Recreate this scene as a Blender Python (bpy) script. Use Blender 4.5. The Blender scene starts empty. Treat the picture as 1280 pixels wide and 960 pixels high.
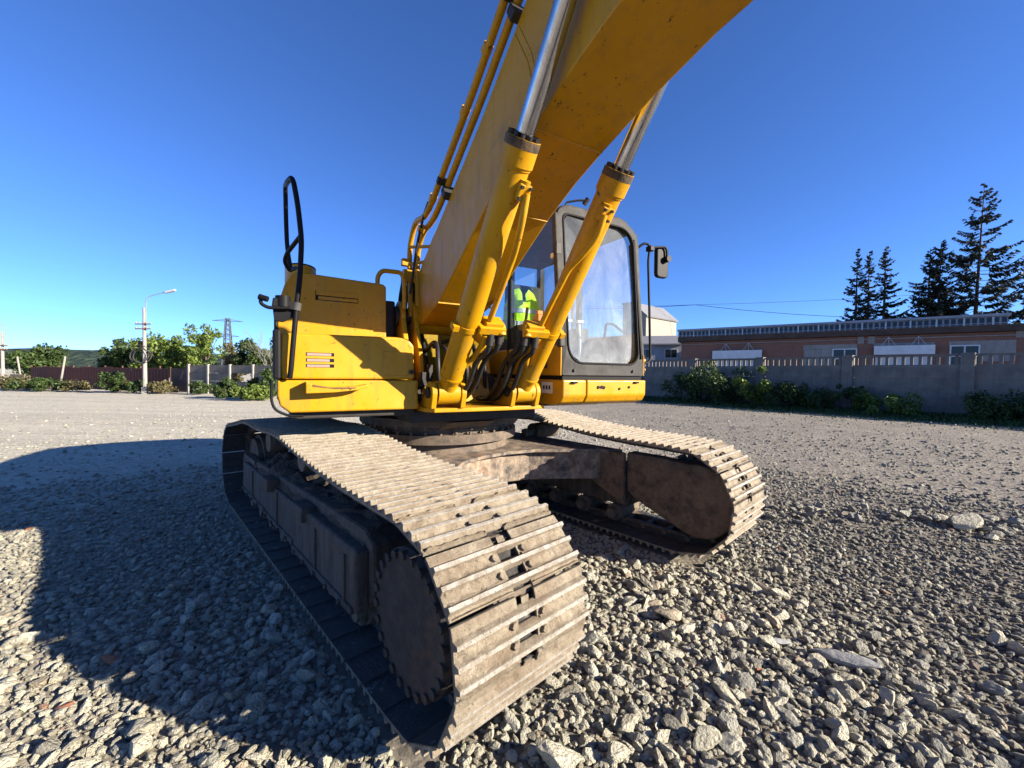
import bpy, bmesh, math, random
import numpy as np
from mathutils import Vector, Matrix, noise
random.seed(7); RNG = np.random.default_rng(7)
R = math.radians; PI = math.pi
scene = bpy.context.scene
COL = scene.collection

# ------------------------------------------------------------------ camera
FPX, PIT, ROL, CH = 514.0, 0.0255, 0.0120, 1.548       # focal length in px of a 1280 px wide frame
cam_d = bpy.data.cameras.new('camera'); cam = bpy.data.objects.new('camera', cam_d); COL.objects.link(cam)
cam_d.sensor_width = 36.0; cam_d.lens = 36.0 * FPX / 1280.0
cam_d.clip_start = 0.02; cam_d.clip_end = 5000
cam.location = (0, 0, CH)
cam.rotation_mode = 'XYZ'
cam.matrix_world = Matrix.Translation((0, 0, CH)) @ Matrix.Rotation(PI/2 - PIT, 4, 'X') @ Matrix.Rotation(ROL, 4, 'Z')
scene.camera = cam
scene.render.resolution_x, scene.render.resolution_y = 1024, 768

# ------------------------------------------------------------------ sky, sun, exposure
SUN_EL, SUN_AZ = R(19.5), R(108.0)                      # azimuth clockwise from +Y
w = bpy.data.worlds.new('World'); scene.world = w; w.use_nodes = True
nt = w.node_tree; nt.nodes.clear()
sky = nt.nodes.new('ShaderNodeTexSky'); sky.sky_type = 'NISHITA'; sky.sun_disc = False
sky.sun_elevation = SUN_EL; sky.sun_rotation = SUN_AZ
sky.altitude = 0; sky.air_density = 0.7; sky.dust_density = 0.0; sky.ozone_density = 6.0
bg = nt.nodes.new('ShaderNodeBackground'); bg.inputs[1].default_value = 0.079
wo = nt.nodes.new('ShaderNodeOutputWorld')
tint = nt.nodes.new('ShaderNodeMix'); tint.data_type = 'RGBA'; tint.blend_type = 'MULTIPLY'; tint.inputs[0].default_value = 1.0; tint.inputs[7].default_value = (.72, .835, 1.06, 1)
nt.links.new(sky.outputs[0], tint.inputs[6]); nt.links.new(tint.outputs[2], bg.inputs[0]); nt.links.new(bg.outputs[0], wo.inputs[0])
sd = bpy.data.lights.new('sun', 'SUN'); sd.energy = 5.0; sd.angle = R(0.53); sd.color = (1.0, 0.90, 0.76)
sun = bpy.data.objects.new('sun', sd); COL.objects.link(sun)
SV = Vector((math.sin(SUN_AZ)*math.cos(SUN_EL), math.cos(SUN_AZ)*math.cos(SUN_EL), math.sin(SUN_EL)))
sun.rotation_euler = (-SV).to_track_quat('-Z', 'Y').to_euler(); sun.location = SV*60
vs = scene.view_settings; vs.view_transform = 'Standard'; vs.look = 'None'; vs.gamma = 1.0; vs.exposure = 1.6
vs.use_curve_mapping = False

# ------------------------------------------------------------------ helpers
def at(px, py, y):
    """point at distance y in front of the camera that the photograph shows near pixel (px, py)"""
    du, dv = px-640.0, py-480.0
    a = math.cos(ROL)*du + math.sin(ROL)*dv; b = -math.sin(ROL)*du + math.cos(ROL)*dv
    d = (a/FPX, 1.0, -b/FPX)
    c, s = math.cos(PIT), math.sin(PIT)
    v = Vector((d[0], c*d[1]+s*d[2], -s*d[1]+c*d[2]))
    return Vector((0, 0, CH)) + v*(y/v.y)
def hz(px): return 467.0 + .012*(px-640)
def tag(o, label=None, cat=None, group=None, kind=None):
    if label: o['label'] = label
    if cat: o['category'] = cat
    if group: o['group'] = group
    if kind: o['kind'] = kind
    return o
def empty(name, loc=(0, 0, 0), rz=0, parent=None):
    o = bpy.data.objects.new(name, None); COL.objects.link(o); o.location = loc; o.rotation_euler = (0, 0, rz)
    o.empty_display_size = .2
    if parent: o.parent = parent
    return o
def link(name, me, parent=None, loc=None, rot=None):
    o = bpy.data.objects.new(name, me); COL.objects.link(o)
    if parent: o.parent = parent
    if loc is not None: o.location = loc
    if rot is not None: o.rotation_euler = rot
    return o
def basis(d):
    d = Vector(d).normalized(); a = Vector((0, 0, 1)) if abs(d.z) < .9 else Vector((1, 0, 0))
    x = d.cross(a).normalized(); return x, d.cross(x).normalized(), d
class MB:
    def __init__(s): s.v = []; s.f = []; s.m = []; s.mi = 0; s.sm = []
    def add(s, vs, fs, smooth=False):
        n = len(s.v); s.v += [tuple(v) for v in vs]
        for f in fs: s.f.append([i+n for i in f]); s.m.append(s.mi); s.sm.append(smooth)
        return s
    def box(s, x0, x1, y0, y1, z0, z1):
        vs = [(x, y, z) for z in (z0, z1) for y in (y0, y1) for x in (x0, x1)]
        return s.add(vs, [(0, 2, 3, 1), (4, 5, 7, 6), (0, 1, 5, 4), (2, 6, 7, 3), (0, 4, 6, 2), (1, 3, 7, 5)])
    def obox(s, c, ax, ay, az):
        c, ax, ay, az = map(Vector, (c, ax, ay, az))
        vs = [c+ax*i+ay*j+az*k for k in (-1, 1) for j in (-1, 1) for i in (-1, 1)]
        return s.add(vs, [(0, 2, 3, 1), (4, 5, 7, 6), (0, 1, 5, 4), (2, 6, 7, 3), (0, 4, 6, 2), (1, 3, 7, 5)])
    def bar(s, p, q, w, h=None, up=(0, 0, 1)):
        p, q = Vector(p), Vector(q); d = (q-p).normalized(); u = Vector(up)
        x = d.cross(u); x = x.normalized() if x.length > 1e-4 else basis(d)[0]; u = x.cross(d)
        return s.obox((p+q)/2, (q-p)/2, x*(w/2), u*((h or w)/2))
    def cyl(s, p, q, r, r2=None, n=16, caps=True, smooth=True):
        p, q = Vector(p), Vector(q); x, y, d = basis(q-p); r2 = r if r2 is None else r2
        vs = [p+(x*math.cos(a)+y*math.sin(a))*r for a in [2*PI*i/n for i in range(n)]] + [q+(x*math.cos(a)+y*math.sin(a))*r2 for a in [2*PI*i/n for i in range(n)]]
        s.add(vs, [(i, (i+1) % n, n+(i+1) % n, n+i) for i in range(n)], smooth)
        if caps: s.add(vs[:n][::-1], [tuple(range(n))]); s.add(vs[n:], [tuple(range(n))])
        return s
    def tube(s, pts, r, n=8, rnd=0.0, k=4):
        P = [Vector(p) for p in pts]
        if rnd > 0 and len(P) > 2:
            Q = [P[0]]
            for i in range(1, len(P)-1):
                a = (P[i-1]-P[i]); b = (P[i+1]-P[i]); t = min(rnd, a.length*.45, b.length*.45)
                A, B = P[i]+a.normalized()*t, P[i]+b.normalized()*t
                for j in range(k+1):
                    u = j/k; Q.append(A*(1-u)**2+P[i]*2*u*(1-u)+B*u*u)
            Q.append(P[-1]); P = Q
        rr = r if isinstance(r, (list, tuple)) else [r]*len(P)
        vs = []; x = None
        for i, p in enumerate(P):
            d = (P[min(i+1, len(P)-1)]-P[max(i-1, 0)]).normalized()
            if x is None: x = basis(d)[0]
            x = (x-d*x.dot(d)).normalized(); y = d.cross(x)
            vs += [p+(x*math.cos(2*PI*j/n)+y*math.sin(2*PI*j/n))*rr[i] for j in range(n)]
        fs = [(i*n+j, i*n+(j+1) % n, (i+1)*n+(j+1) % n, (i+1)*n+j) for i in range(len(P)-1) for j in range(n)]
        s.add(vs, fs, True); s.add(vs[:n][::-1], [tuple(range(n))]); s.add(vs[-n:], [tuple(range(n))])
        return s
    def prism(s, poly, axis, a, b):
        """poly: 2-D outline; axis 'x','y','z' is the extrusion axis"""
        def P(q, t): return {'x': (t, q[0], q[1]), 'y': (q[0], t, q[1]), 'z': (q[0], q[1], t)}[axis]
        n = len(poly); vs = [P(q, a) for q in poly]+[P(q, b) for q in poly]
        return s.add(vs, [tuple(range(n))[::-1], tuple(range(n, 2*n))]+[(i, (i+1) % n, n+(i+1) % n, n+i) for i in range(n)])
    def mesh(s, name, mats):
        me = bpy.data.meshes.new(name); me.from_pydata(s.v, [], s.f)
        for m in (mats if isinstance(mats, (list, tuple)) else [mats]): me.materials.append(m)
        me.polygons.foreach_set('material_index', s.m); me.polygons.foreach_set('use_smooth', s.sm)
        bm = bmesh.new(); bm.from_mesh(me); bmesh.ops.recalc_face_normals(bm, faces=bm.faces[:]); bm.to_mesh(me); bm.free()
        me.update(); return me
    def build(s, name, mats, parent=None, loc=None, rz=None, bevel=0, seg=2):
        o = link(name, s.mesh(name, mats), parent, loc, None if rz is None else (0, 0, rz))
        if bevel:
            b = o.modifiers.new('bevel', 'BEVEL'); b.width = bevel; b.segments = seg; b.limit_method = 'ANGLE'; b.angle_limit = R(32)
            b.harden_normals = False
        return o
def np_mesh(name, V, F, mat, mi=None):
    me = bpy.data.meshes.new(name); V = np.asarray(V, np.float32); F = np.asarray(F, np.int32); k = F.shape[1]
    me.vertices.add(len(V)); me.vertices.foreach_set('co', V.ravel())
    me.loops.add(F.size); me.loops.foreach_set('vertex_index', F.ravel())
    me.polygons.add(len(F)); me.polygons.foreach_set('loop_start', np.arange(0, F.size, k, dtype=np.int32))
    for m in (mat if isinstance(mat, (list, tuple)) else [mat]): me.materials.append(m)
    if mi is not None: me.polygons.foreach_set('material_index', np.asarray(mi, np.int32))
    me.update(calc_edges=True); me.validate(); return me

# ------------------------------------------------------------------ materials
MATS = {}
class NT:
    def __init__(s, name):
        s.m = bpy.data.materials.new(name); s.m.use_nodes = True; s.t = s.m.node_tree; s.t.nodes.clear()
        s.out = s.n('ShaderNodeOutputMaterial'); s.p = s.n('ShaderNodeBsdfPrincipled'); s.l(s.p.outputs[0], s.out.inputs[0])
        s.tc = s.n('ShaderNodeTexCoord'); s.co = s.tc.outputs['Object']; MATS[name] = s.m
    def n(s, t, **k):
        o = s.t.nodes.new(t)
        for a, b in k.items(): setattr(o, a, b)
        return o
    def l(s, a, b): s.t.links.new(a, b)
    def noise(s, scale, det=5, rough=.6, co=None, dist=0.0):
        o = s.n('ShaderNodeTexNoise'); o.inputs['Scale'].default_value = scale; o.inputs['Detail'].default_value = det; o.inputs['Roughness'].default_value = rough
        o.inputs['Distortion'].default_value = dist; s.l(co or s.co, o.inputs['Vector']); return o.outputs['Fac']
    def vor(s, scale, feat='F1', out='Distance', co=None):
        o = s.n('ShaderNodeTexVoronoi', feature=feat); o.inputs['Scale'].default_value = scale; s.l(co or s.co, o.inputs['Vector']); return o.outputs[out]
    def map(s, sc=(1, 1, 1), loc=(0, 0, 0), rot=(0, 0, 0), co=None):
        o = s.n('ShaderNodeMapping'); o.inputs['Scale'].default_value = sc; o.inputs['Location'].default_value = loc; o.inputs['Rotation'].default_value = rot; s.l(co or s.co, o.inputs['Vector']); return o.outputs[0]
    def ramp(s, x, stops, interp='LINEAR'):
        o = s.n('ShaderNodeValToRGB'); cr = o.color_ramp; cr.interpolation = interp
        while len(cr.elements) < len(stops): cr.elements.new(.5)
        for e, (p, c) in zip(cr.elements, stops): e.position = p; e.color = (c, c, c, 1) if isinstance(c, (int, float)) else (*c, 1)
        s.l(x, o.inputs[0]); return o.outputs[0]
    def mix(s, f, a, b, mode='MIX'):
        o = s.n('ShaderNodeMix', data_type='RGBA', blend_type=mode)
        for i, x in ((0, f), (6, a), (7, b)):
            if hasattr(x, 'links'): s.l(x, o.inputs[i])
            elif i == 0: o.inputs[0].default_value = x
            else: o.inputs[i].default_value = (*x, 1)
        return o.outputs[2]
    def math(s, op, a, b=0.0):
        o = s.n('ShaderNodeMath', operation=op)
        for i, x in ((0, a), (1, b)):
            if hasattr(x, 'links'): s.l(x, o.inputs[i])
            else: o.inputs[i].default_value = x
        return o.outputs[0]
    def bump(s, h, strength=.5, dist=.01, prev=None):
        o = s.n('ShaderNodeBump'); o.inputs['Strength'].default_value = strength; o.inputs['Distance'].default_value = dist; s.l(h, o.inputs['Height'])
        if prev is not None: s.l(prev, o.inputs['Normal'])
        return o.outputs[0]
    def set(s, **k):
        nm = dict(col='Base Color', rough='Roughness', metal='Metallic', nrm='Normal', spec='Specular IOR Level', coat='Coat Weight', croug='Coat Roughness', trans='Transmission Weight', ior='IOR', alpha='Alpha', sheen='Sheen Weight')
        for a, v in k.items():
            i = s.p.inputs[nm[a]]
            if hasattr(v, 'links'): s.l(v, i)
            elif a == 'col': i.default_value = (*v, 1)
            else: i.default_value = v
        return s.m

def m_plain(name, col, rough=.6, metal=0, var=.25, sc=6, bump=.15, bs=40, bd=.004, sp=.3):
    t = NT(name); n = t.noise(sc); d = tuple(c*(1-var) for c in col); b = tuple(min(1, c*(1+var*.6)) for c in col)
    return t.set(col=t.ramp(n, [(.25, d), (.75, b)]), rough=rough, metal=metal, spec=sp, nrm=t.bump(t.noise(bs), bump, bd))
def m_yellow():
    t = NT('yellow_paint')
    base = t.ramp(t.noise(1.6, 4), [(.3, (.42, .203, .0015)), (.7, (.50, .248, .002))])
    dust = t.ramp(t.noise(3.2, 8, .7), [(.45, 0), (.8, .35)])
    c = t.mix(dust, base, (.40, .22, .03))
    fade = t.ramp(t.noise(1.1, 7, .7, t.map((1, 1, 1), (3, 5, 2))), [(.5, 0), (.72, .45)]); c = t.mix(fade, c, (.52, .32, .05))
    streak = t.ramp(t.noise(9, 6, .65, t.map((1.6, 1.6, .22))), [(.50, 0), (.72, .65)])
    c = t.mix(streak, c, (.30, .165, .025))
    grime = t.ramp(t.noise(2.3, 9, .75, t.map((1, 1, 1), (9, 1, 4))), [(.56, 0), (.70, .55)]); c = t.mix(grime, c, (.20, .125, .04))
    geo = t.n('ShaderNodeNewGeometry')
    chip = t.ramp(t.noise(22, 9, .72), [(.625, 0), (.65, 1)])
    c = t.mix(chip, c, t.ramp(t.noise(40), [(.3, (.035, .016, .009)), (.7, (.13, .05, .02))]))
    spec = t.ramp(t.vor(24), [(.11, 1), (.15, 0)])
    sel = t.ramp(t.noise(3.1, 4), [(.56, 0), (.63, 1)])
    c = t.mix(t.math('MULTIPLY', spec, sel), c, (.05, .025, .012))
    r = t.ramp(t.noise(7, 6), [(.3, .30), (.7, .55)])
    return t.set(col=c, rough=r, spec=.22, coat=.03, croug=.25, nrm=t.bump(t.noise(14, 3), .04, .01))
def m_mudsteel(name, mud, steel, k=.5, streak=False):
    t = NT(name); n = t.noise(9, 9, .7)
    c = t.mix(t.ramp(n, [(k-.12, 0), (k+.12, 1)]), steel, t.ramp(t.noise(30, 6), [(.3, tuple(x*.7 for x in mud)), (.7, mud)]))
    rust = t.ramp(t.noise(4, 7, .7, t.map((1, 1, 1), (7, 3, 1))), [(.55, 0), (.7, .7)])
    c = t.mix(rust, c, (.11, .045, .02))
    if streak: c = t.mix(t.ramp(t.noise(16, 7, .7, t.map((1, 1, .12))), [(.42, 0), (.62, .75)]), c, tuple(x*1.4 for x in mud))
    return t.set(col=c, rough=.82, metal=.0, nrm=t.bump(t.noise(60, 8, .7), .6, .012))
def m_shoe():
    t = NT('track_shoe_mud'); sep = t.n('ShaderNodeSeparateXYZ'); t.l(t.co, sep.inputs[0])
    oi = t.n('ShaderNodeObjectInfo'); cmb = t.n('ShaderNodeVectorMath', operation='ADD'); t.l(t.co, cmb.inputs[0]); 
    mul = t.math('MULTIPLY', oi.outputs['Random'], 50.0); t.l(mul, cmb.inputs[1]); co = cmb.outputs[0]
    mud = t.ramp(t.noise(16, 8, .7, co), [(.25, (.10, .078, .05)), (.45, (.235, .19, .13)), (.62, (.325, .275, .195)), (.78, (.45, .40, .315))])
    mud = t.mix(t.ramp(t.noise(5, 5, .6, co), [(.45, 0), (.7, .55)]), mud, (.17, .115, .066))
    worn = t.mix(t.ramp(t.noise(60, 4, .6, co), [(.35, 0), (.7, 1)]), (.33, .305, .26), (.52, .49, .43))
    top = t.ramp(sep.outputs[2], [(.0, 0), (.034, 0), (.0375, 1)])   # worn bare steel on the ribs' crests
    keep = t.ramp(t.noise(12, 6, .6, co), [(.32, .15), (.55, 1)])
    c = t.mix(t.math('MULTIPLY', top, keep), mud, worn)
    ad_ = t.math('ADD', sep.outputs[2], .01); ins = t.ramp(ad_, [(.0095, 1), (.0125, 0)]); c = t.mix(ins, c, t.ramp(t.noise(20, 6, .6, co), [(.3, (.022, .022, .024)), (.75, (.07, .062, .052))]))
    c = t.mix(t.ramp(t.vor(55, co=co), [(.10, .75), (.22, 0)]), c, (.085, .062, .04))
    c = t.mix(t.ramp(t.noise(7, 8, .75, co), [(.60, 0), (.70, .6)]), c, (.52, .47, .39))
    h = t.math('ADD', t.noise(45, 9, .75, co), t.math('MULTIPLY', t.noise(160, 4, .6, co), .35))
    return t.set(col=c, rough=.8, nrm=t.bump(h, .9, .02))
def m_brick():
    t = NT('brick_wall'); b = t.n('ShaderNodeTexBrick'); t.l(t.map((1, 1, 1), (0, 0, 0), (-PI/2, 0, 0)), b.inputs['Vector'])
    b.inputs['Scale'].default_value = 1; b.inputs['Brick Width'].default_value = .25; b.inputs['Row Height'].default_value = .075; b.inputs['Mortar Size'].default_value = .012
    b.inputs['Color1'].default_value = (.20, .058, .034, 1); b.inputs['Color2'].default_value = (.27, .088, .048, 1); b.inputs['Mortar'].default_value = (.22, .17, .13, 1)
    c = t.mix(t.ramp(t.noise(.8, 6), [(.4, 0), (.75, .6)]), b.outputs[0], (.12, .085, .065))
    return t.set(col=c, rough=.9, nrm=t.bump(b.outputs[1], .3, -.01))
def m_concrete(name, col, dark=.5):
    t = NT(name); c = t.ramp(t.noise(1.7, 8, .65), [(.3, tuple(x*dark for x in col)), (.7, col)])
    st = t.ramp(t.noise(4, 6, .6, t.map((3, 3, .25))), [(.5, 0), (.75, .55)])
    c = t.mix(st, c, tuple(x*.4 for x in col))
    return t.set(col=c, rough=.92, nrm=t.bump(t.noise(25, 8), .35, .012))
def m_stone(name='limestone', k=(1, 1, 1)):
    t = NT(name); oi = t.n('ShaderNodeObjectInfo'); rnd = oi.outputs['Random']
    base = t.ramp(rnd, [(0, (.36, .335, .27)), (.25, (.50, .475, .385)), (.55, (.58, .555, .455)), (.8, (.64, .615, .51)), (.93, (.42, .405, .355)), (.965, (.54, .45, .33)), (.99, (.50, .44, .36)), (1, (.34, .16, .10))])
    ad = t.n('ShaderNodeVectorMath', operation='ADD'); t.l(t.co, ad.inputs[0]); t.l(t.math('MULTIPLY', rnd, 37.0), ad.inputs[1]); co = ad.outputs[0]
    v = t.ramp(t.noise(2.2, 8, .7, co), [(.3, .72), (.7, 1.1)])
    c = t.mix(1.0, t.mix(1.0, base, k, 'MULTIPLY'), v, 'MULTIPLY')
    h = t.math('ADD', t.noise(3.0, 8, .68, co), t.math('MULTIPLY', t.vor(4.5, co=co), .35))
    return t.set(col=c, rough=.93, spec=.25, nrm=t.bump(h, .75, .10))
def m_ground():
    t = NT('gravel_ground'); co = t.co
    big = t.noise(.12, 4, .6); mid = t.noise(.9, 8, .7); fine = t.noise(11, 8, .75); 
    c = t.ramp(fine, [(.28, (.14, .12, .095)), (.5, (.32, .285, .235)), (.72, (.50, .455, .38))])
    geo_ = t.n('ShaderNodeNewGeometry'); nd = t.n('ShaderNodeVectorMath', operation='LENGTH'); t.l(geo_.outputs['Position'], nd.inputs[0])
    c2 = t.mix(t.ramp(mid, [(.42, 0), (.68, .75)]), c, (.50, .44, .345))
    c3 = t.mix(t.ramp(big, [(.45, 0), (.62, .5)]), c2, (.38, .335, .27))
    c3 = t.mix(t.ramp(t.math('MULTIPLY', nd.outputs['Value'], .1), [(.40, .75), (.85, 0)]), c3, (.17, .148, .12))      # ground painted darker near the camera, deepening the shade between stones
    peb = t.ramp(t.vor(22, out='Color'), [(.2, .65), (.8, 1.25)])
    sx = t.n('ShaderNodeSeparateXYZ'); t.l(co, sx.inputs[0]); lw_ = t.ramp(t.math('ADD', t.math('MULTIPLY', sx.outputs[0], -.035), t.math('MULTIPLY', t.noise(.25, 5), .6)), [(.25, 0), (.55, 1)])
    c3 = t.mix(t.math('MULTIPLY', lw_, .75), c3, t.ramp(t.noise(4, 8, .7), [(.3, (.46, .42, .325)), (.7, (.60, .555, .445))]))
    rg_ = t.ramp(t.math('ADD', t.math('MULTIPLY', sx.outputs[0], .10), t.math('MULTIPLY', t.noise(.35, 5), .55)), [(.30, (1.0, 1.0, .97)), (.66, (.66, .66, .65))]); c3 = t.mix(1.0, c3, rg_, 'MULTIPLY')
    mnd = t.n('ShaderNodeVectorMath', operation='DISTANCE'); t.l(t.map((.45, 1.5, 0), (0, 0, 0)), mnd.inputs[0]); mnd.inputs[1].default_value = (4.1*.45, 4.75*1.5, 0)
    c3 = t.mix(t.ramp(t.math('ADD', mnd.outputs['Value'], t.math('MULTIPLY', t.noise(3, 6, .7), .9)), [(.55, .85), (1.0, 0)]), c3, (.24, .165, .105))
    lane = t.ramp(t.noise(1.0, 6, .6, t.map((.05, .85, 1), (0, 0, 0), (0, 0, .35)), .4), [(.40, .25), (.54, 0), (.60, 0), (.70, .15)]); c3 = t.mix(t.math('MULTIPLY', lane, t.ramp(t.math('MULTIPLY', nd.outputs['Value'], .1), [(.6, 0), (1.0, 1)])), c3, (.27, .235, .185))      # worn wheel lanes
    c4 = t.mix(.6, c3, t.mix(1.0, c3, peb, 'MULTIPLY'))
    h = t.math('ADD', t.math('MULTIPLY', t.vor(22), -.5), t.math('MULTIPLY', t.noise(9, 9, .75), 1.1))
    return t.set(col=c4, rough=.95, spec=.2, nrm=t.bump(h, .95, .05))
def m_leaf(name, a, b, trans=.25):
    t = NT(name); g = t.n('ShaderNodeNewGeometry'); rnd = g.outputs['Random Per Island']
    c = t.mix(t.noise(.8, 3), t.ramp(rnd, [(0, a), (1, b)]), t.ramp(rnd, [(0, tuple(x*.6 for x in a)), (1, tuple(x*.75 for x in b))]))
    t.set(col=c, rough=.55, spec=.35)
    tr = t.n('ShaderNodeBsdfTranslucent'); t.l(c, tr.inputs[0]); mx = t.n('ShaderNodeMixShader'); mx.inputs[0].default_value = trans
    t.l(t.p.outputs[0], mx.inputs[1]); t.l(tr.outputs[0], mx.inputs[2]); t.l(mx.outputs[0], t.out.inputs[0])
    return t.m
def m_glass(name, dust=.3, tint=(.8, .9, .92), dcol=(.62, .64, .62)):
    t = NT(name); tr = t.n('ShaderNodeBsdfTransparent'); tr.inputs[0].default_value = (*tint, 1)
    gl = t.n('ShaderNodeBsdfGlossy'); gl.inputs['Roughness'].default_value = .012
    fr = t.n('ShaderNodeFresnel'); gm = t.n('ShaderNodeNewGeometry'); t.l(t.math('SUBTRACT', 1.5, t.math('MULTIPLY', gm.outputs['Backfacing'], .8333)), fr.inputs[0])
    m1 = t.n('ShaderNodeMixShader'); t.l(fr.outputs[0], m1.inputs[0]); t.l(tr.outputs[0], m1.inputs[1]); t.l(gl.outputs[0], m1.inputs[2])
    df = t.n('ShaderNodeBsdfDiffuse'); df.inputs[0].default_value = (*dcol, 1)
    n1 = t.noise(2.6, 7, .62, t.map((1, 1.2, .7)), 1.2); n2 = t.noise(60, 5, .6, t.map((1, 1, .6)))
    d = t.math('MULTIPLY', t.ramp(n1, [(.32, .35), (.72, .95)]), t.ramp(n2, [(.3, .8), (.7, 1.05)]))
    sz = t.n('ShaderNodeSeparateXYZ'); t.l(t.co, sz.inputs[0]); low = t.ramp(t.math('MULTIPLY', t.math('SUBTRACT', sz.outputs[2], 1.5), .6), [(.1, 2.2 if dust > .12 else 1.0), (.55, 1.0)])
    m2 = t.n('ShaderNodeMixShader'); t.l(t.math('MULTIPLY', t.math('MULTIPLY', d, low), dust), m2.inputs[0]); t.l(m1.outputs[0], m2.inputs[1]); t.l(df.outputs[0], m2.inputs[2])
    t.l(m2.outputs[0], t.out.inputs[0]); return t.m

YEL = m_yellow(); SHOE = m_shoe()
BLACK = m_plain('black_paint', (.010, .010, .011), .5, 0, .3, 8, .1, sp=.10)
RUBBER = m_plain('black_rubber', (.010, .010, .011), .6, 0, .3, 10, .1, sp=.08)
HOSE = m_plain('hydraulic_hose', (.02, .019, .019), .5, 0, .4, 20, .2, 120, .002)
DARK = m_plain('oily_dark_steel', (.03, .026, .023), .6, 0, .4, 8, .3)
GREYP = m_plain('weathered_grey_frame', (.060, .058, .054), .6, 0, .45, 9, .15, sp=.10)
CHROME = NT('chrome_rod'); _n = CHROME.noise(14, 6, .7, CHROME.map((1, 1, .3)))
CHROME = CHROME.set(col=CHROME.ramp(_n, [(.4, (.62, .62, .64)), (.75, (.40, .37, .33))]), metal=1.0, rough=CHROME.ramp(_n, [(.4, .16), (.75, .36)]))
MUDST = m_mudsteel('muddy_steel', (.17, .125, .085), (.045, .038, .032), .45)
FRAME = m_mudsteel('track_frame_steel', (.075, .060, .046), (.026, .022, .019), .5, True)
CARB = m_mudsteel('carbody_steel', (.36, .27, .185), (.055, .05, .047), .5)
SOIL = m_plain('packed_soil', (.075, .058, .043), .95, 0, .45, 14, 1.0, 30, .03)
RUST = m_mudsteel('rusty_edge', (.20, .09, .04), (.10, .05, .03), .5)
GROUND = m_ground(); STONE = m_stone(k=(1.08, 1.06, .98)); STONEG = m_stone('grey_gravel', (.66, .665, .66))
BRICK = m_brick(); CONC = m_concrete('grey_concrete', (.225, .20, .165)); CONC2 = m_concrete('pale_concrete', (.32, .30, .265), .65)
LEAF = m_leaf('leaf_green', (.028, .052, .013), (.075, .118, .026)); LEAF2 = m_leaf('leaf_bright', (.075, .115, .018), (.19, .26, .045)); LEAF3 = m_leaf('leaf_dry', (.09, .085, .03), (.17, .14, .06))
NEEDLE = m_leaf('conifer_needles', (.016, .024, .014), (.036, .046, .024), .08)
BARK = m_plain('bark', (.085, .065, .05), .9, 0, .4, 12, .6, 30, .02)
REDM = m_plain('dark_red_sheet_metal', (.135, .042, .022), .7, 0, .3, 3, .05)
WHITE = m_plain('white_paint', (.62, .63, .62), .6, 0, .15, 3, .05)
GLASSD = m_plain('dark_window_pane', (.025, .03, .036), .08, 0, .3, 1, 0)
ROOFM = m_plain('grey_roof_sheet', (.20, .20, .205), .6, 0, .2, 3, .05)
BEIGE = m_plain('beige_render', (.30, .27, .22), .9, 0, .15, 1.2, .1)
PALEW = m_plain('pale_grey_render', (.36, .37, .39), .9, 0, .2, 1.2, .1)
VEST = m_plain('hi_vis_fabric', (.42, .75, .02), .75, 0, .2, 10, .3)
REFL = m_plain('silver_tape', (.42, .43, .42), .4, 0, .2, 30, .1)
SEATM = m_plain('dark_seat_fabric', (.035, .04, .05), .85, 0, .3, 20, .3)
GLASS_F = m_glass('dusty_windscreen', .19, dcol=(.70, .74, .76)); GLASS_S = m_glass('side_glass', .09)
STICK = m_plain('sticker_white', (.62, .62, .60), .5, 0, .1, 8, 0); STICKD = m_plain('sticker_dark', (.02, .02, .03), .5, 0, .1, 8, 0)
ORANGE = m_plain('orange_plastic', (.75, .2, .015), .5, 0, .15, 8, 0)
LENS = m_plain('lamp_lens', (.27, .215, .17), .35, 0, .15, 20, .1)

# ================================================================== SETTING: ground, stones, hill
UYAW, TYAW = R(29.5), R(42.887)                         # heading of the upper body / of the tracks
ORG = Vector((-0.7595, 4.4317, 0.0))
THU, THT = UYAW-PI/2, TYAW-PI/2
TF = Vector((math.sin(TYAW), -math.cos(TYAW), 0)); TL = Vector((math.cos(TYAW), math.sin(TYAW), 0))
def bump_gauss(x, y, cx, cy, sx, sy, rot, h):
    dx, dy = x-cx, y-cy; a = dx*math.cos(rot)+dy*math.sin(rot); b = -dx*math.sin(rot)+dy*math.cos(rot)
    return h*math.exp(-(a/sx)**2-(b/sy)**2)
def gz(x, y):
    d = math.hypot(x, y)
    z = -.035 + .018*noise.noise(Vector((x*.9, y*.9, 1.3))) + .03*noise.noise(Vector((x*.3, y*.3, 5.1)))*min(1, d/8)
    z += .04*noise.noise(Vector((x*.09, y*.09, 9.)))*min(1, d/20)
    z += bump_gauss(x, y, 4.2, 4.5, 1.3, .28, -.25, .07)+bump_gauss(x, y, 6.3, 4.4, 1.6, .5, -.3, .08)
    z += bump_gauss(x, y, -7.0, 13.5, 2.2, .3, .1, .09)+bump_gauss(x, y, -13, 12, 3, .4, .2, .07)
    # tracks press the ground flat
    a = (x-ORG.x)*TF.x+(y-ORG.y)*TF.y; l = (x-ORG.x)*TL.x+(y-ORG.y)*TL.y
    for c in (-1.295, 1.295):
        if abs(l-c) < .5 and -2.6 < a < 2.9: z = min(z, -.028)
    return z
gn = 230; gs = [math.copysign((math.exp(abs(t)*7.2)-1)*1.15, t) for t in np.linspace(-1, 1, gn)]
GV = [(x, y+4, gz(x, y+4) if abs(x) < 70 and abs(y) < 70 else -.03) for y in gs for x in gs]
GF = [(j*gn+i, j*gn+i+1, (j+1)*gn+i+1, (j+1)*gn+i) for j in range(gn-1) for i in range(gn-1)]
gme = np_mesh('ground', GV, GF, GROUND); gme.polygons.foreach_set('use_smooth', [True]*len(GF))
ground = link('ground', gme); tag(ground, 'pale crushed limestone yard strewn with gravel and loose stones', 'ground', kind='structure')

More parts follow.
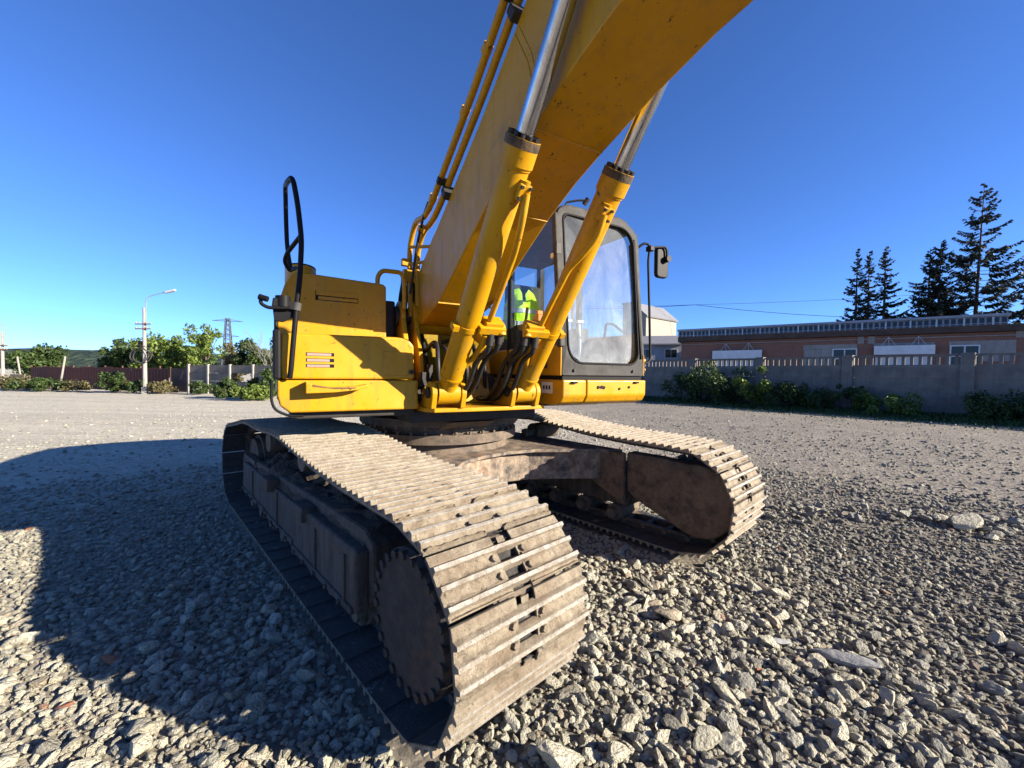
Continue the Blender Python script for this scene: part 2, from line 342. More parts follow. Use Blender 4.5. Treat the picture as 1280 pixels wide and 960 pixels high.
# ---- loose stones
def stone_mesh(name, seed, n, flat, jag, mat=None):
    rg = random.Random(seed); bm = bmesh.new()
    for i in range(n):
        zc = 1-2*(i+.5)/n; a = i*2.39996+rg.uniform(-.4, .4); r = math.sqrt(1-zc*zc)
        k = 1+rg.uniform(-jag, jag*.5); bm.verts.new((r*math.cos(a)*k, r*math.sin(a)*k*rg.uniform(.8, 1), zc*k*flat))
    bmesh.ops.convex_hull(bm, input=bm.verts[:]); bmesh.ops.triangulate(bm, faces=bm.faces[:])
    for v in [v for v in bm.verts if not v.link_faces]: bm.verts.remove(v)
    me = bpy.data.meshes.new(name); bm.to_mesh(me); bm.free(); me.materials.append(mat or STONE)
    return me
def stone_big(name, seed, mat=None):
    """rounder, knobbly stones with a broken surface, for the large ones close to the camera"""
    bm = bmesh.new(); bmesh.ops.create_icosphere(bm, subdivisions=3, radius=1); rg = random.Random(seed)
    cuts = [(Vector((rg.gauss(0, 1), rg.gauss(0, 1), rg.gauss(0, .9))).normalized(), rg.uniform(.5, .8)) for _ in range(13)]
    sc = Vector((1, rg.uniform(.68, .95), rg.uniform(.55, .8))); o = Vector((seed*3.1, 1, 2))
    for v in bm.verts:
        p = v.co.copy()
        for nn, dd in cuts:
            t = p.dot(nn)
            if t > dd: p -= nn*(t-dd)*.99
        p *= 1+.07*noise.fractal(p*2.6+o, .9, 2.2, 4)
        v.co = Vector((p.x*sc.x, p.y*sc.y, p.z*sc.z))*1.12
    me = bpy.data.meshes.new(name); bm.to_mesh(me); bm.free(); me.materials.append(mat or STONE)
    me.polygons.foreach_set('use_smooth', [False for _ in me.polygons]); return me
SM = [stone_mesh('gravel_stone', 40+i, 15+i % 5, .72, .28, None if i < 12 else STONEG) for i in range(24)]
SB = [stone_big('stone', 90+i, None if i < 12 else STONEG) for i in range(24)]
def in_track(x, y, m):
    a = (x-ORG.x)*TF.x+(y-ORG.y)*TF.y; l = (x-ORG.x)*TL.x+(y-ORG.y)*TL.y
    for c in (-1.295, 1.295):
        if abs(l-c) < .36+m and -1.95-m < a < 2.36+m: return True
    return False
pts = []
def scatter(sp, d0, d1, smin, smax, pw, keep, sink):
    ang = R(66)
    X = np.arange(-d1, d1, sp); Y = np.arange(-1.2, d1, sp)
    gx, gy = np.meshgrid(X, Y); gx = gx.ravel()+RNG.uniform(-.6, .6, gx.size)*sp; gy = gy.ravel()+RNG.uniform(-.6, .6, gy.size)*sp
    d = np.hypot(gx, gy); ok = (d > d0) & (d < d1) & (np.abs(np.arctan2(gx, gy+1.0)) < ang)
    gx, gy, d = gx[ok], gy[ok], d[ok]
    sz = smin+(smax-smin)*RNG.random(gx.size)**pw
    for x, y, s, dd, r in zip(gx, gy, sz, d, RNG.random(gx.size)):
        k = keep(x, y, dd)
        if r > k: continue
        if in_track(x, y, s*.45): continue
        pts.append((x, y, s*.5, sink))
patch = lambda x, y, o: .5+.5*noise.noise(Vector((x*.55, y*.55, o)))
near_big = lambda x, y, d: max(0, min(1, (4.6-d)/2.2))*(.55+.6*patch(x, y, 3)) * (1 if x < 2.2 else .5)
scatter(.085, .35, 5.4, .05, .125, 2.2, near_big, .12)
scatter(.041, .35, 8.5, .028, .066, 1.5, lambda x, y, d: max(.12, min(1, 1.25-d/8.5))*(.7+.45*patch(x, y, 8)), .1)
scatter(.031, .35, 6.6, .016, .036, 1.3, lambda x, y, d: min(1, 1.3-d/7.), .15)
scatter(.105, 7.0, 24, .03, .085, 2.2, lambda x, y, d: max(.05, 1.05-d/20)*(.15+1.0*patch(x*.5, y*.5, 12))*(1.0 if x > -2 else .6), .1)
# ridge of dirt and rocks pushed up on the right
for _ in range(420):
    t = random.uniform(-1.3, 2.6); x = 4.2+t+random.gauss(0, .1); y = 4.5-.2*t+random.gauss(0, .2); s = .03+.11*random.random()**3
    pts.append((x, y, s*.5, .15))
vis = []
for i, (x, y, s, k) in enumerate(pts):
    if y > .3 and abs(x/y) < 1.27 and (y*.0+CH/y)*FPX < 505: vis.append((s/math.hypot(x, y, 1.5), i))
vis.sort(reverse=True); top = set(i for _, i in vis[:292])
def kind_(x, y): return 12 if random.random() < min(.92, max(.10, (x-1.1)*.42+.4*noise.noise(Vector((x*.6, y*.6, 4))))) else 0
rows = []
for i, (x, y, s, k) in enumerate(pts):
    z = gz(x, y)+s*(.28+random.uniform(-.25, .25))
    rot = (random.uniform(-.5, .5), random.uniform(-.5, .5), random.uniform(0, 6.28))
    sc = (s*random.uniform(.9, 1.35), s*random.uniform(.75, 1.1), s*random.uniform(.7, 1.0))
    if i in top:
        o = link('stone', SB[i % 12+kind_(x, y)], ground, (x, y, z), rot); o.scale = sc
    else: rows.append((x, y, z, *rot, *sc, i % 12+kind_(x, y)))
A = np.array(rows, np.float32)
def gn_scatter(name, A, protos, parent):
    me = bpy.data.meshes.new(name); me.vertices.add(len(A)); me.vertices.foreach_set('co', A[:, :3].ravel().copy())
    for nm, sl in (('rot', slice(3, 6)), ('scl', slice(6, 9))):
        at_ = me.attributes.new(nm, 'FLOAT_VECTOR', 'POINT'); at_.data.foreach_set('vector', A[:, sl].ravel().copy())
    at_ = me.attributes.new('pick', 'INT', 'POINT'); at_.data.foreach_set('value', A[:, 9].astype(np.int32))
    o = link(name, me, parent)
    g = bpy.data.node_groups.new(name, 'GeometryNodeTree'); g.is_modifier = True
    g.interface.new_socket('Geometry', in_out='INPUT', socket_type='NodeSocketGeometry'); g.interface.new_socket('Geometry', in_out='OUTPUT', socket_type='NodeSocketGeometry')
    gi = g.nodes.new('NodeGroupInput'); go = g.nodes.new('NodeGroupOutput')
    ip = g.nodes.new('GeometryNodeInstanceOnPoints'); ip.inputs['Pick Instance'].default_value = True
    jn = g.nodes.new('GeometryNodeGeometryToInstance')
    for p in protos[::-1]:
        ob = bpy.data.objects.new('gravel_stone', p); oi = g.nodes.new('GeometryNodeObjectInfo'); oi.inputs['Object'].default_value = ob; oi.inputs['As Instance'].default_value = False
        g.links.new(oi.outputs['Geometry'], jn.inputs[0])
    def attr(nm, dt):
        a = g.nodes.new('GeometryNodeInputNamedAttribute'); a.data_type = dt; a.inputs['Name'].default_value = nm; return a.outputs['Attribute']
    e2r = g.nodes.new('FunctionNodeEulerToRotation'); g.links.new(attr('rot', 'FLOAT_VECTOR'), e2r.inputs[0])
    g.links.new(gi.outputs[0], ip.inputs['Points']); g.links.new(jn.outputs[0], ip.inputs['Instance']); g.links.new(attr('pick', 'INT'), ip.inputs['Instance Index'])
    g.links.new(e2r.outputs[0], ip.inputs['Rotation']); g.links.new(attr('scl', 'FLOAT_VECTOR'), ip.inputs['Scale']); g.links.new(ip.outputs[0], go.inputs[0])
    md = o.modifiers.new('scatter', 'NODES'); md.node_group = g
    return o
gravel = gn_scatter('gravel', A, SM, ground); tag(gravel, kind='stuff')
print('STONES', len(rows))

# ================================================================== EXCAVATOR
exc = empty('excavator', ORG); tag(exc, 'yellow crawler excavator with muddy steel tracks and raised boom on the gravel yard', 'excavator')
def up(mb, name, mats, bevel=0.0, parent=None, seg=2):      # part of the upper body (local x forward, y to the cab side, z up)
    if parent is None: return mb.build(name, mats, exc, None, THU, bevel, seg)
    return mb.build(name, mats, parent, None, None, bevel, seg)
def lo(mb, name, mats, bevel=0.0, parent=None, seg=2):      # part of the undercarriage
    if parent is None: return mb.build(name, mats, exc, None, THT, bevel, seg)
    return mb.build(name, mats, parent, None, None, bevel, seg)

# ---- track shoe: triple grouser plate, shared by all shoes (x along the chain, z outwards)
PITCH = .216; SW = .36
def shoe_mesh(seed=0):
    mb = MB(); g = .038; b = .012
    rib = lambda c, h: [(c-.017, b), (c-.008, h), (c+.008, h), (c+.017, b)]
    c1, c2, c3 = -.076, -.003, .070
    prof = [(-.112, b)]+rib(c1, g)+rib(c2, g)+rib(c3, g)+[(.093, b), (.128, b-.006), (.128, -.008), (.088, -.004), (-.112, -.002)]
    for a, c in ((-SW, -.052), (.052, SW)): mb.prism(prof, 'y', a, c)
    for a, c in ((-.052, -.046), (.046, .052)): pass
    for k, c in enumerate((c1, c2, c3)): mb.prism(rib(c, g)+[(c+.021, -.002), (c-.021, -.002)], 'y', -.052, .052)
    mb.box(.088, .116, -.02, .02, -.006, .004)
    for y in (-.082, .082):
        for x in (-.040, .034): mb.cyl((x, y, b-.002), (x, y, b+.017), .016, .015, 6, smooth=False)
    for y in (-.105, .105): mb.box(-.1, .1, y-.02, y+.02, -.05, -.003)   # the two link seats below the plate
    for (xa, xb) in ((c1+.010, c2-.010), (c2+.010, c3-.010), (c3+.010, .104), (-.108, c1-.010)):      # caked mud
        nx_, ny_ = 5, 46; V = []; F = []
        for j in range(ny_+1):
            for i in range(nx_+1):
                x = xa+(xb-xa)*i/nx_; y = -SW+.004+(2*SW-.008)*j/ny_; e = math.sin(PI*i/nx_)
                h_ = .0135+.0075*noise.noise(Vector((x*60, y*26, seed*7.3)))+.005*noise.noise(Vector((x*150, y*90, seed)))+(.010*(1-e) if 0 < i < nx_ else .013)-.004*e
                if abs(y) < .06: h_ -= .03
                if xb > .1: h_ = min(h_, .0125-.20*max(0, x-.09))
                if j in (0, ny_): h_ = .004
                V.append((x, y, h_))
        F = [(j*(nx_+1)+i, j*(nx_+1)+i+1, (j+1)*(nx_+1)+i+1, (j+1)*(nx_+1)+i) for j in range(ny_) for i in range(nx_)]
        mb.add(V, F, False)
    return mb.mesh('track_shoe', SHOE)
SHOEM = [shoe_mesh(k) for k in range(4)]
def link_mesh():
    mb = MB()
    for y in (-.095, .095): mb.prism([(-.125, -.055), (-.09, -.07), (.09, -.07), (.125, -.055), (.125, -.02), (.09, -.004), (-.09, -.004), (-.125, -.02)], 'y', y-.022, y+.022)
    mb.cyl((-.108, -.14, -.045), (-.108, .14, -.045), .024, n=10)
    return mb.mesh('track_link', MUDST)
LINKM = link_mesh()
SPA, SPZ, RP = 2.2, .4795, .37; IDA = -1.8
def chain_path():
    P = []
    for i in range(181):  # front sprocket from below to above
        a = -PI/2+PI*i/180; P.append((SPA+RP*math.cos(a), SPZ+RP*math.sin(a)))
    tops = [(1.55, SPZ+RP+.012), (1.1, SPZ+RP+.038), (.75, SPZ+RP+.075), (.35, SPZ+RP+.125), (.1, SPZ+RP+.135), (-.25, SPZ+RP+.112), (-.6, SPZ+RP+.118), (-.95, SPZ+RP+.125), (-1.35, SPZ+RP+.06), (-1.6, SPZ+RP+.025)]
    P += tops
    for i in range(181):
        a = PI/2+PI*i/180; P.append((IDA+RP*math.cos(a), SPZ+RP*math.sin(a)))
    P.append(P[0]); return np.array(P)
def walk(start_deg):
    P = chain_path(); seg = np.hypot(*np.diff(P, axis=0).T); S = np.r_[0, np.cumsum(seg)]; L = S[-1]
    f = lambda s: np.array([np.interp(s % L, S, P[:, 0]), np.interp(s % L, S, P[:, 1])])
    s0 = (start_deg+90)/180*PI*RP; out = [s0]; s = s0
    pitch = PITCH
    for it in range(60):                                  # close the chain with a whole number of shoes
        s = s0; n = 0; out = [s0]
        while n < 48:
            lo_, hi_ = s+pitch*.9, s+pitch*1.2; p = f(s)
            for _ in range(30):
                m = (lo_+hi_)/2
                if np.hypot(*(f(m)-p)) < pitch: lo_ = m
                else: hi_ = m
            s = m; out.append(s); n += 1
        err = (s-s0)-L
        if abs(err) < 1e-4: break
        pitch -= err/48*.98
    return [f(x) for x in out], pitch
def crawler(cl, start, lab):
    pins, pt = walk(start)
    mb = MB()
    tr = empty('crawler_track', (0, 0, 0), THT, exc); tag(tr, lab)
    fx = pt/PITCH
    for i in range(48):
        p, q = pins[i], pins[i+1]; m = (p+q)/2; d = (q-p)/np.hypot(*(q-p)); ang = math.atan2(d[1], d[0])
        nrm = np.array([d[1], -d[0]]); pos = m+nrm*.062
        # local x along the chain, local z outward
        X = Vector((d[0], 0, d[1])); Z = Vector((nrm[0], 0, nrm[1])); Y = Z.cross(X)
        M = Matrix((X, Y, Z)).transposed().to_euler()
        js = random.uniform(-.012, .012)
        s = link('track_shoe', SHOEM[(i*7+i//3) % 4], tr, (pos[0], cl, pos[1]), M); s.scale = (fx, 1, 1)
        k = link('track_link', LINKM, tr, (pos[0]-nrm[0]*.0, cl, pos[1]), M); k.scale = (fx, 1, 1)
    return tr
crawler(-1.295, 7.4+17, 'near crawler track with dried mud on its shoes')
crawler(1.295, 25+17, 'far crawler track beside the cab')
# ---- track frames with rollers, idler, sprocket and final drive
def track_frame(cl, out):      # out = -1 when the outer side is towards -y
    mb = MB()
    poly = [(1.62, .26), (1.66, .36), (1.64, .60), (1.52, .66), (-1.15, .60), (-1.35, .52), (-1.35, .26)]
    mb.prism(poly, 'y', cl-.21, cl+.21)
    tf = lo(mb, 'track_frame', FRAME, .02)
    mb = MB()      # outer guard plates with the stepped joints seen from outside
    s = out
    for a0, a1, o in ((.42, 1.60, .285), (-.55, .40, .262), (-1.62, -.57, .25)):
        y0, y1 = sorted((cl+s*.2, cl+s*o)); mb.box(a0, a1, y0, y1, .225, .575 if a0 > 0 else .53)
    g = lo(mb, 'side_guard', FRAME, .022, tf, 3)
    for a in (.62, -.35):
        mb = MB(); y0, y1 = sorted((cl+s*.21, cl+s*.315)); mb.box(a-.13, a+.13, y0, y1, .50, .60); lo(mb, 'step', FRAME, .015, tf)
    for a0, a1, o in ((.42, 1.60, .285), (-.55, .40, .262), (-1.62, -.57, .25)):
        mb = MB(); y0, y1 = sorted((cl+s*(o-.02), cl+s*(o+.018))); mb.box(a0+.03, a1-.03, y0, y1, .225, .262); lo(mb, 'guard_flange', FRAME, .006, tf)
        for a in np.arange(a0+.12, a1-.05, .22): mb = MB(); mb.cyl((a, cl+s*(o+.016), .244), (a, cl+s*(o+.034), .244), .014, n=6, smooth=False); lo(mb, 'bolt', FRAME, 0, tf)
    for a, o in ((1.45, .287), (.95, .287), (-.1, .264), (-1.1, .252)):
        mb = MB(); y0, y1 = sorted((cl+s*(o-.02), cl+s*(o+.012))); mb.box(a-.014, a+.014, y0, y1, .265, .52); lo(mb, 'rib', FRAME, .004, tf)
    mb = MB()      # soil packed on the frame under the upper run
    n = 46; vs = []; fs = []
    for i in range(n+1):
        a = -1.2+2.75*i/n
        for j in range(13):
            y = cl-.235+.47*j/12; e = 1-abs(j-6)/6
            z = .585+.10*(e**.6)+.06*noise.noise(Vector((a*6, y*7, cl)))+.035*noise.noise(Vector((a*18, y*20, cl)))-(.05 if a < -1 else 0)
            if j in (0, 12): z = .54
            vs.append((a, y, z))
    fs = [(i*13+j, i*13+j+1, (i+1)*13+j+1, (i+1)*13+j) for i in range(n) for j in range(12)]
    mb.add(vs, fs, False); so = lo(mb, 'packed_soil', SOIL, 0, tf); so['kind'] = 'stuff'
    for a in np.linspace(1.45, -1.25, 8):
        mb = MB(); mb.cyl((a, cl-.17, .16), (a, cl+.17, .16), .085, n=18); mb.cyl((a, cl-.235, .16), (a, cl+.235, .16), .05, n=12)
        mb.box(a-.05, a+.05, cl+s*.2-.015, cl+s*.2+.015, .1, .24); lo(mb, 'track_roller', MUDST, 0, tf)
    for a in (.3, -.75):
        mb = MB(); mb.cyl((a, cl-.15, .855), (a, cl+.15, .855), .075, n=18); mb.cyl((a, cl-.19, .855), (a, cl+.19, .855), .095, n=18)
        mb.cyl((a, cl+.19*s*-1, .855), (a, cl-.34*s, .855), .04, n=10); mb.bar((a, cl-.3*s, .86), (a, cl-.12*s, .5), .08, .12); lo(mb, 'carrier_roller', MUDST, 0, tf)
    mb = MB(); mb.cyl((IDA, cl-.06, SPZ), (IDA, cl+.06, SPZ), .315, n=32); mb.cyl((IDA, cl-.11, SPZ), (IDA, cl+.11, SPZ), .27, n=32); mb.cyl((IDA, cl-.2, SPZ), (IDA, cl+.2, SPZ), .09, n=16)
    mb.box(-1.85, -1.3, cl-.20, cl-.13, .36, .58); mb.box(-1.85, -1.3, cl+.13, cl+.20, .36, .58); lo(mb, 'front_idler', MUDST, .006, tf)
    mb = MB()      # toothed sprocket
    prof = []
    for k in range(22):
        a = 2*PI*k/22; prof += [(SPA+.365*math.cos(a-.05), SPZ+.365*math.sin(a-.05)), (SPA+.365*math.cos(a+.05), SPZ+.365*math.sin(a+.05)), (SPA+.315*math.cos(a+.1), SPZ+.315*math.sin(a+.1)), (SPA+.315*math.cos(a+.18), SPZ+.315*math.sin(a+.18))]
    mb.prism(prof, 'y', cl-.04, cl+.04); lo(mb, 'sprocket', MUDST, 0, tf)
    mb = MB()      # final drive: drum with a domed cover outside, ring of bolt heads
    y1 = cl+s*.325; c = (SPA+.03, SPZ+.02)
    mb.cyl((c[0], cl, c[1]), (c[0], cl+s*.30, c[1]), .30, n=48); mb.cyl((c[0], cl+s*.30, c[1]), (c[0], y1, c[1]), .302, .285, n=48)
    fd = lo(mb, 'final_drive', DRIVE, .008, tf)
    for k in range(24):
        a = 2*PI*k/24+.1; x, z = c[0]+.277*math.cos(a), c[1]+.277*math.sin(a)
        mb = MB(); mb.cyl((x, y1-s*.03, z), (x, y1+s*.012, z), .020, n=8, smooth=False); lo(mb, 'bolt', DRIVE, 0, tf)
    # inner teardrop motor guard, towards the machine's middle
    yi = cl-s*.24; yo = cl-s*.10
    td = []
    for k in range(25):
        a = PI/2+.25-(PI+.62)*k/24; td.append((SPA+.10+.315*math.cos(a), SPZ+.0+.315*math.sin(a)))
    td += [(1.72, .36), (1.62, .44), (1.62, .80), (1.95, .80)]
    mb = MB(); mb.prism(td, 'y', *sorted((yi, yo))); lo(mb, 'motor_guard', CARB if False else GUARD, .02, tf, 3)
    return tf
DRIVE = m_mudsteel('dark_muddy_drive', (.060, .046, .034), (.018, .015, .013), .55)
GUARD = m_mudsteel('stained_guard_plate', (.15, .105, .07), (.022, .018, .015), .42)
track_frame(-1.295, -1); track_frame(1.295, 1)
# ---- car body: X frame between the tracks
mb = MB()
front = [(.92, -.2), (1.0, .05), (.90, .4), (.86, .74), (.92, 1.05)]
ou = [(1.55, -1.1), (1.25, -.75), (1.0, -.42), (.93, -.15), (.92, .15), (1.0, .42), (1.25, .75), (1.55, 1.1)]
mb.prism(ou+[(-x, -y) for x, y in ou], 'z', .782, .812)
cb = lo(mb, 'car_body', CARB, .006)
mb = MB(); inn = [(x-.05, y) for x, y in ou]
mb.prism([(x*.97, y) for x, y in inn]+[(-x*.97, -y) for x, y in inn], 'z', .50, .782); lo(mb, 'frame_box', CARB, .012, cb)
for s in (-1, 1):       # legs arching down to the track frames
    for e in (1, -1):
        mb = MB()
        mb.prism([(e*1.63, .30), (e*1.63, .80), (e*.9, .775), (e*.9, .52), (e*1.2, .50)] if e > 0 else [(e*.9, .52), (e*.9, .775), (e*1.3, .78), (e*1.3, .3), (e*1.2, .5)][::-1], 'y', s*1.06-.02*s, s*.99); lo(mb, 'leg_plate', GUARD, .01, cb)
mb = MB(); mb.cyl((0, 0, .80), (0, 0, .90), .74, .70, 64); mb.cyl((0, 0, .90), (0, 0, .985), .80, n=72); lo(mb, 'turntable_base', MUDST, .006, cb)
sb = MB(); sb.cyl((0, 0, .985), (0, 0, 1.045), .74, n=72); sb.cyl((0, 0, 1.06), (0, 0, 1.13), .83, n=72); sb.cyl((0, 0, 1.03), (0, 0, 1.07), .70, n=48)
sw = up(sb, 'swing_bearing', MUDST, .004)
for k in range(36):
    a = 2*PI*k/36
    mb = MB(); mb.cyl((.775*math.cos(a), .775*math.sin(a), .985), (.775*math.cos(a), .775*math.sin(a), 1.012), .016, n=6, smooth=False)
    mb.cyl((.80*math.cos(a), .80*math.sin(a), 1.058), (.80*math.cos(a), .80*math.sin(a), 1.034), .016, n=6, smooth=False); up(mb, 'bolt', MUDST, 0, sw)

# ---- revolving frame (deck), boom foot brackets, cylinder brackets
mb = MB()
mb.box(-2.3, 1.0, -.62, .56, 1.14, 1.242); mb.box(-2.3, 1.05, -1.46, -.6, 1.215, 1.264); mb.box(-2.3, .8, .56, 1.5, 1.225, 1.264)
fr = up(mb, 'revolving_frame', DARK, .01)
mb = MB(); mb.prism([(.82, -.58), (1.16, -.55), (1.24, -.50), (1.26, -.2), (1.26, .1), (1.24, .50), (.82, .56)], 'z', 1.243, 1.275); up(mb, 'front_plate', YEL, .006, fr)
mb = MB(); mb.prism([(.30, 1.13), (1.0, 1.13), (.72, 1.03), (.45, 1.0)], 'y', -.28, .16); up(mb, 'counter_lug', MUDST, .01, fr)
PIN = (1.22, 1.395)
for yc in (-.40, .28):
    for e in (-1, 1):
        y = yc+e*.118; mb = MB()
        arc = [(PIN[0]+.085*math.cos(a), PIN[1]+.085*math.sin(a)) for a in np.linspace(-.35, PI+.1, 13)]
        mb.prism([(PIN[0]+.05, 1.275)]+arc+[(PIN[0]-.28, 1.275)], 'y', y-.02, y+.02); up(mb, 'cylinder_bracket', YEL, .006, fr)
    mb = MB(); mb.cyl((PIN[0], yc-.155, PIN[1]), (PIN[0], yc+.155, PIN[1]), .043, n=20); up(mb, 'foot_pin', DARK, .004, fr)
for y0, y1 in ((-.50, -.455), (-.375, -.335), (.195, .235), (.315, .36)):        # boom foot lugs
    mb = MB(); arc = [(.1+.15*math.cos(a), 2.1+.15*math.sin(a)) for a in np.linspace(-.2, PI+.1, 13)]
    mb.prism([(.55, 1.26)]+[(.40, 1.75)]+arc+[(-.35, 1.7), (-.5, 1.26)], 'y', y0, y1); up(mb, 'boom_foot_lug', YEL, .008, fr)
mb = MB(); mb.cyl((.1, -.53, 2.1), (.1, .39, 2.1), .07, n=20); mb.cyl((.1, -.535, 2.1), (.1, -.50, 2.1), .10, n=20); up(mb, 'boom_foot_pin', DARK, .004, fr)
mb = MB(); mb.prism([(.50, 1.275), (.80, 1.275), (.62, 1.80), (.42, 1.88)], 'y', -.06, .20); mb.prism([(.2, 1.26), (.62, 1.26), (.5, 1.78), (.2, 1.86)], 'y', -.70, -.5); up(mb, 'web_plate', YEL, .01, fr)
mb = MB()
for k in range(26):
    x, y = random.uniform(.1, .75), random.uniform(-.45, .3); z = random.uniform(1.28, 1.5); mb.box(x, x+random.uniform(.05, .16), y, y+random.uniform(.04, .12), z, z+random.uniform(.04, .16))
up(mb, 'valve_block', DARK, .008, fr)

# ---- right-hand body: skirt, tool box, fuel tank
F0 = 1.12
mb = MB(); sk = [(-1.46, 1.266), (-1.52, 1.315), (-1.535, 1.38), (-1.535, 1.486), (-.59, 1.486), (-.59, 1.266)]
mb.prism(sk, 'x', .2, F0); skirt = up(mb, 'side_skirt', YEL, .014, None, 3)
mb = MB(); mb.prism([(-1.37, 1.478), (-1.31, 1.452), (-1.20, 1.437), (-1.05, 1.446), (-.98, 1.462), (-.98, 1.44), (-1.05, 1.42), (-1.2, 1.405), (-1.37, 1.40)], 'x', F0, F0+.105); st = up(mb, 'bent_step', YEL, .005, skirt)
mb = MB(); mb.prism([(-1.33, 1.46), (-1.24, 1.441), (-1.15, 1.4385), (-1.06, 1.44), (-1.06, 1.431), (-1.18, 1.428), (-1.33, 1.445)], 'x', F0+.095, F0+.109); up(mb, 'rusted_edge', RUST, .002, skirt)
mb = MB(); mb.tube([(F0-.02, -1.565, 1.48), (F0-.02, -1.57, 1.36), (F0-.02, -1.55, 1.29), (F0-.02, -1.47, 1.245), (F0-.02, -1.38, 1.242)], .009, 8, .06); up(mb, 'edge_rail', BLACK, 0, skirt)
mb = MB(); TB = []
for q in [(-1.51, 1.493), (-1.52, 1.60), (-1.51, 1.80), (-.72, 1.81), (-.66, 1.795), (-.625, 1.75), (-.62, 1.493)]: TB.append(q)
mb.prism(TB, 'x', .2, F0); tb = up(mb, 'tool_box', YEL, .016, None, 3)
GR = (-1.367, -1.187)
for k, z in enumerate((1.574, 1.612, 1.652)):
    mb = MB(); mb.box(F0-.03, F0+.002, GR[0], GR[1], z-.002, z+.024); up(mb, 'grille_slot', BLACK, .004, tb)
    mb = MB(); mb.box(F0-.02, F0+.0035, GR[0]+.006, GR[1]-(.030 if k < 2 else .02), z, z+.020); up(mb, 'lamp_lens', LENS, .003, tb)
mb = MB(); mb.box(F0-.004, F0+.006, -.85, -.67, 1.525, 1.70); up(mb, 'cover_plate', YEL, .004, tb)
mb = MB(); mb.cyl((F0-.01, -.645, 1.55), (F0+.02, -.645, 1.55), .018, n=10); up(mb, 'latch', DARK, 0, tb)
mb = MB(); mb.box(.40, F0+.02, -1.56, -1.512, 1.49, 1.82); mb.box(-.1, .34, -1.56, -1.53, 1.49, 2.0); mb.box(-2.2, .26, -1.54, -1.5, 1.30, 1.95); up(mb, 'rubber_side_panel', GREYP if False else BLACK, .02, tb)
FU = .32; mb = MB()
ft = [(-1.525, 1.62), (-1.535, 1.88), (-1.535, 2.03), (-1.517, 2.15), (-1.483, 2.265), (-1.44, 2.338), (-1.37, 2.374), (-1.28, 2.378), (-.685, 2.358), (-.658, 2.335), (-.656, 1.62)]
mb.prism(ft, 'x', -.6, FU); fuel = up(mb, 'fuel_tank', YEL, .012, None, 3)
mb = MB(); mb.box(FU-.05, FU+.001, -1.262, -.895, 2.148, 2.25); up(mb, 'step_recess', BLACK, .012, fuel)
mb = MB(); mb.box(FU-.04, FU+.003, -1.248, -.897, 2.20, 2.246); mb.box(FU-.045, FU+.0015, -1.235, -.905, 2.16, 2.198); up(mb, 'step_tread', YEL, .006, fuel)
mb = MB()
capo = [(.08+.22*math.cos(a)*1.0, -1.355+.125*math.sin(a)) for a in np.linspace(0, 2*PI, 28, endpoint=False)]
mb.prism(capo, 'z', 2.31, 2.452); up(mb, 'filler_housing', YEL, .01, fuel)
mb = MB(); mb.prism(capo, 'z', 2.452, 2.460); up(mb, 'filler_lid', BLACK, 0, fuel)
mb = MB(); mb.tube([(F0+.035, -1.462, 1.50), (F0+.05, -1.455, 1.56), (F0+.06, -1.425, 1.95), (F0+.05, -1.402, 2.173), (F0+.05, -1.392, 2.41), (F0+.05, -1.415, 2.64), (F0+.04, -1.444, 2.815), (F0-.10, -1.47, 2.83), (F0-.60, -1.478, 2.99), (F0-.62, -1.473, 2.72), (F0-.62, -1.466, 2.52), (F0-.62, -1.44, 2.34)], .0165, 10, .07)
mb.tube([(F0+.05, -1.395, 2.44), (F0-.18, -1.475, 2.365), (F0-.24, -1.49, 2.32), (F0-.30, -1.455, 2.275), (F0-.75, -1.40, 2.40)], .0145, 8, .06); rail = up(mb, 'handrail', BLACK, 0)
mb = MB(); mb.cyl((F0+.055, -1.425, 1.945), (F0+.058, -1.418, 1.995), .027, n=12); up(mb, 'rail_clamp', GREYP, .003, rail)
mb = MB(); mb.bar((F0+.05, -1.43, 1.97), (F0+.06, -1.56, 1.985), .05, .055); mb.cyl((F0+.05, -1.50, 1.96), (F0+.05, -1.50, 2.03), .045, n=14); mb.tube([(F0+.08, -1.46, 1.955), (F0+.08, -1.585, 1.945), (F0+.08, -1.625, 1.97), (F0+.08, -1.62, 2.01)], .012, 8, .05)
mb.cyl((F0+.08, -1.63, 2.01), (F0+.10, -1.585, 1.995), .019, n=10); mb.prism([(-1.56, 1.96), (-1.44, 1.955), (-1.44, 1.90), (-1.50, 1.865), (-1.55, 1.87)], 'x', F0+.02, F0+.05); up(mb, 'mirror_bracket', BLACK, .004, rail)
mb = MB(); mb.tube([(.3, -.735, 2.30), (.3, -.732, 2.43), (.3, -.69, 2.487), (.3, -.52, 2.49), (.3, -.487, 2.43), (.3, -.485, 2.15)], .021, 10, .06); up(mb, 'grab_rail', YEL, 0)
mb = MB(); mb.box(-.35, .1, -.65, -.52, 1.6, 2.25); up(mb, 'hydraulic_tank', DARK, .02)
# ---- engine hood and counterweight behind
mb = MB(); mb.box(-2.15, -.15, -1.48, -.56, 1.25, 2.12); mb.box(-2.15, -.75, -.56, 1.47, 1.25, 2.12); hood = up(mb, 'engine_hood', YEL, .03)
mb = MB(); mb.box(-1.9, -1.0, -.9, .9, 2.12, 2.19); up(mb, 'hood_lid', YEL, .03, hood)
cw = [(-2.2, -1.48), (-2.2, 1.48), (-2.65, 1.42)]+[(-2.65-.55*math.sin(t)*1.0, 1.42*math.cos(t)) for t in np.linspace(.2, PI-.2, 13)]+[(-2.65, -1.42)]
mb = MB(); mb.prism(cw, 'z', 1.19, 2.12); up(mb, 'counterweight', YEL, .05, None, 3)

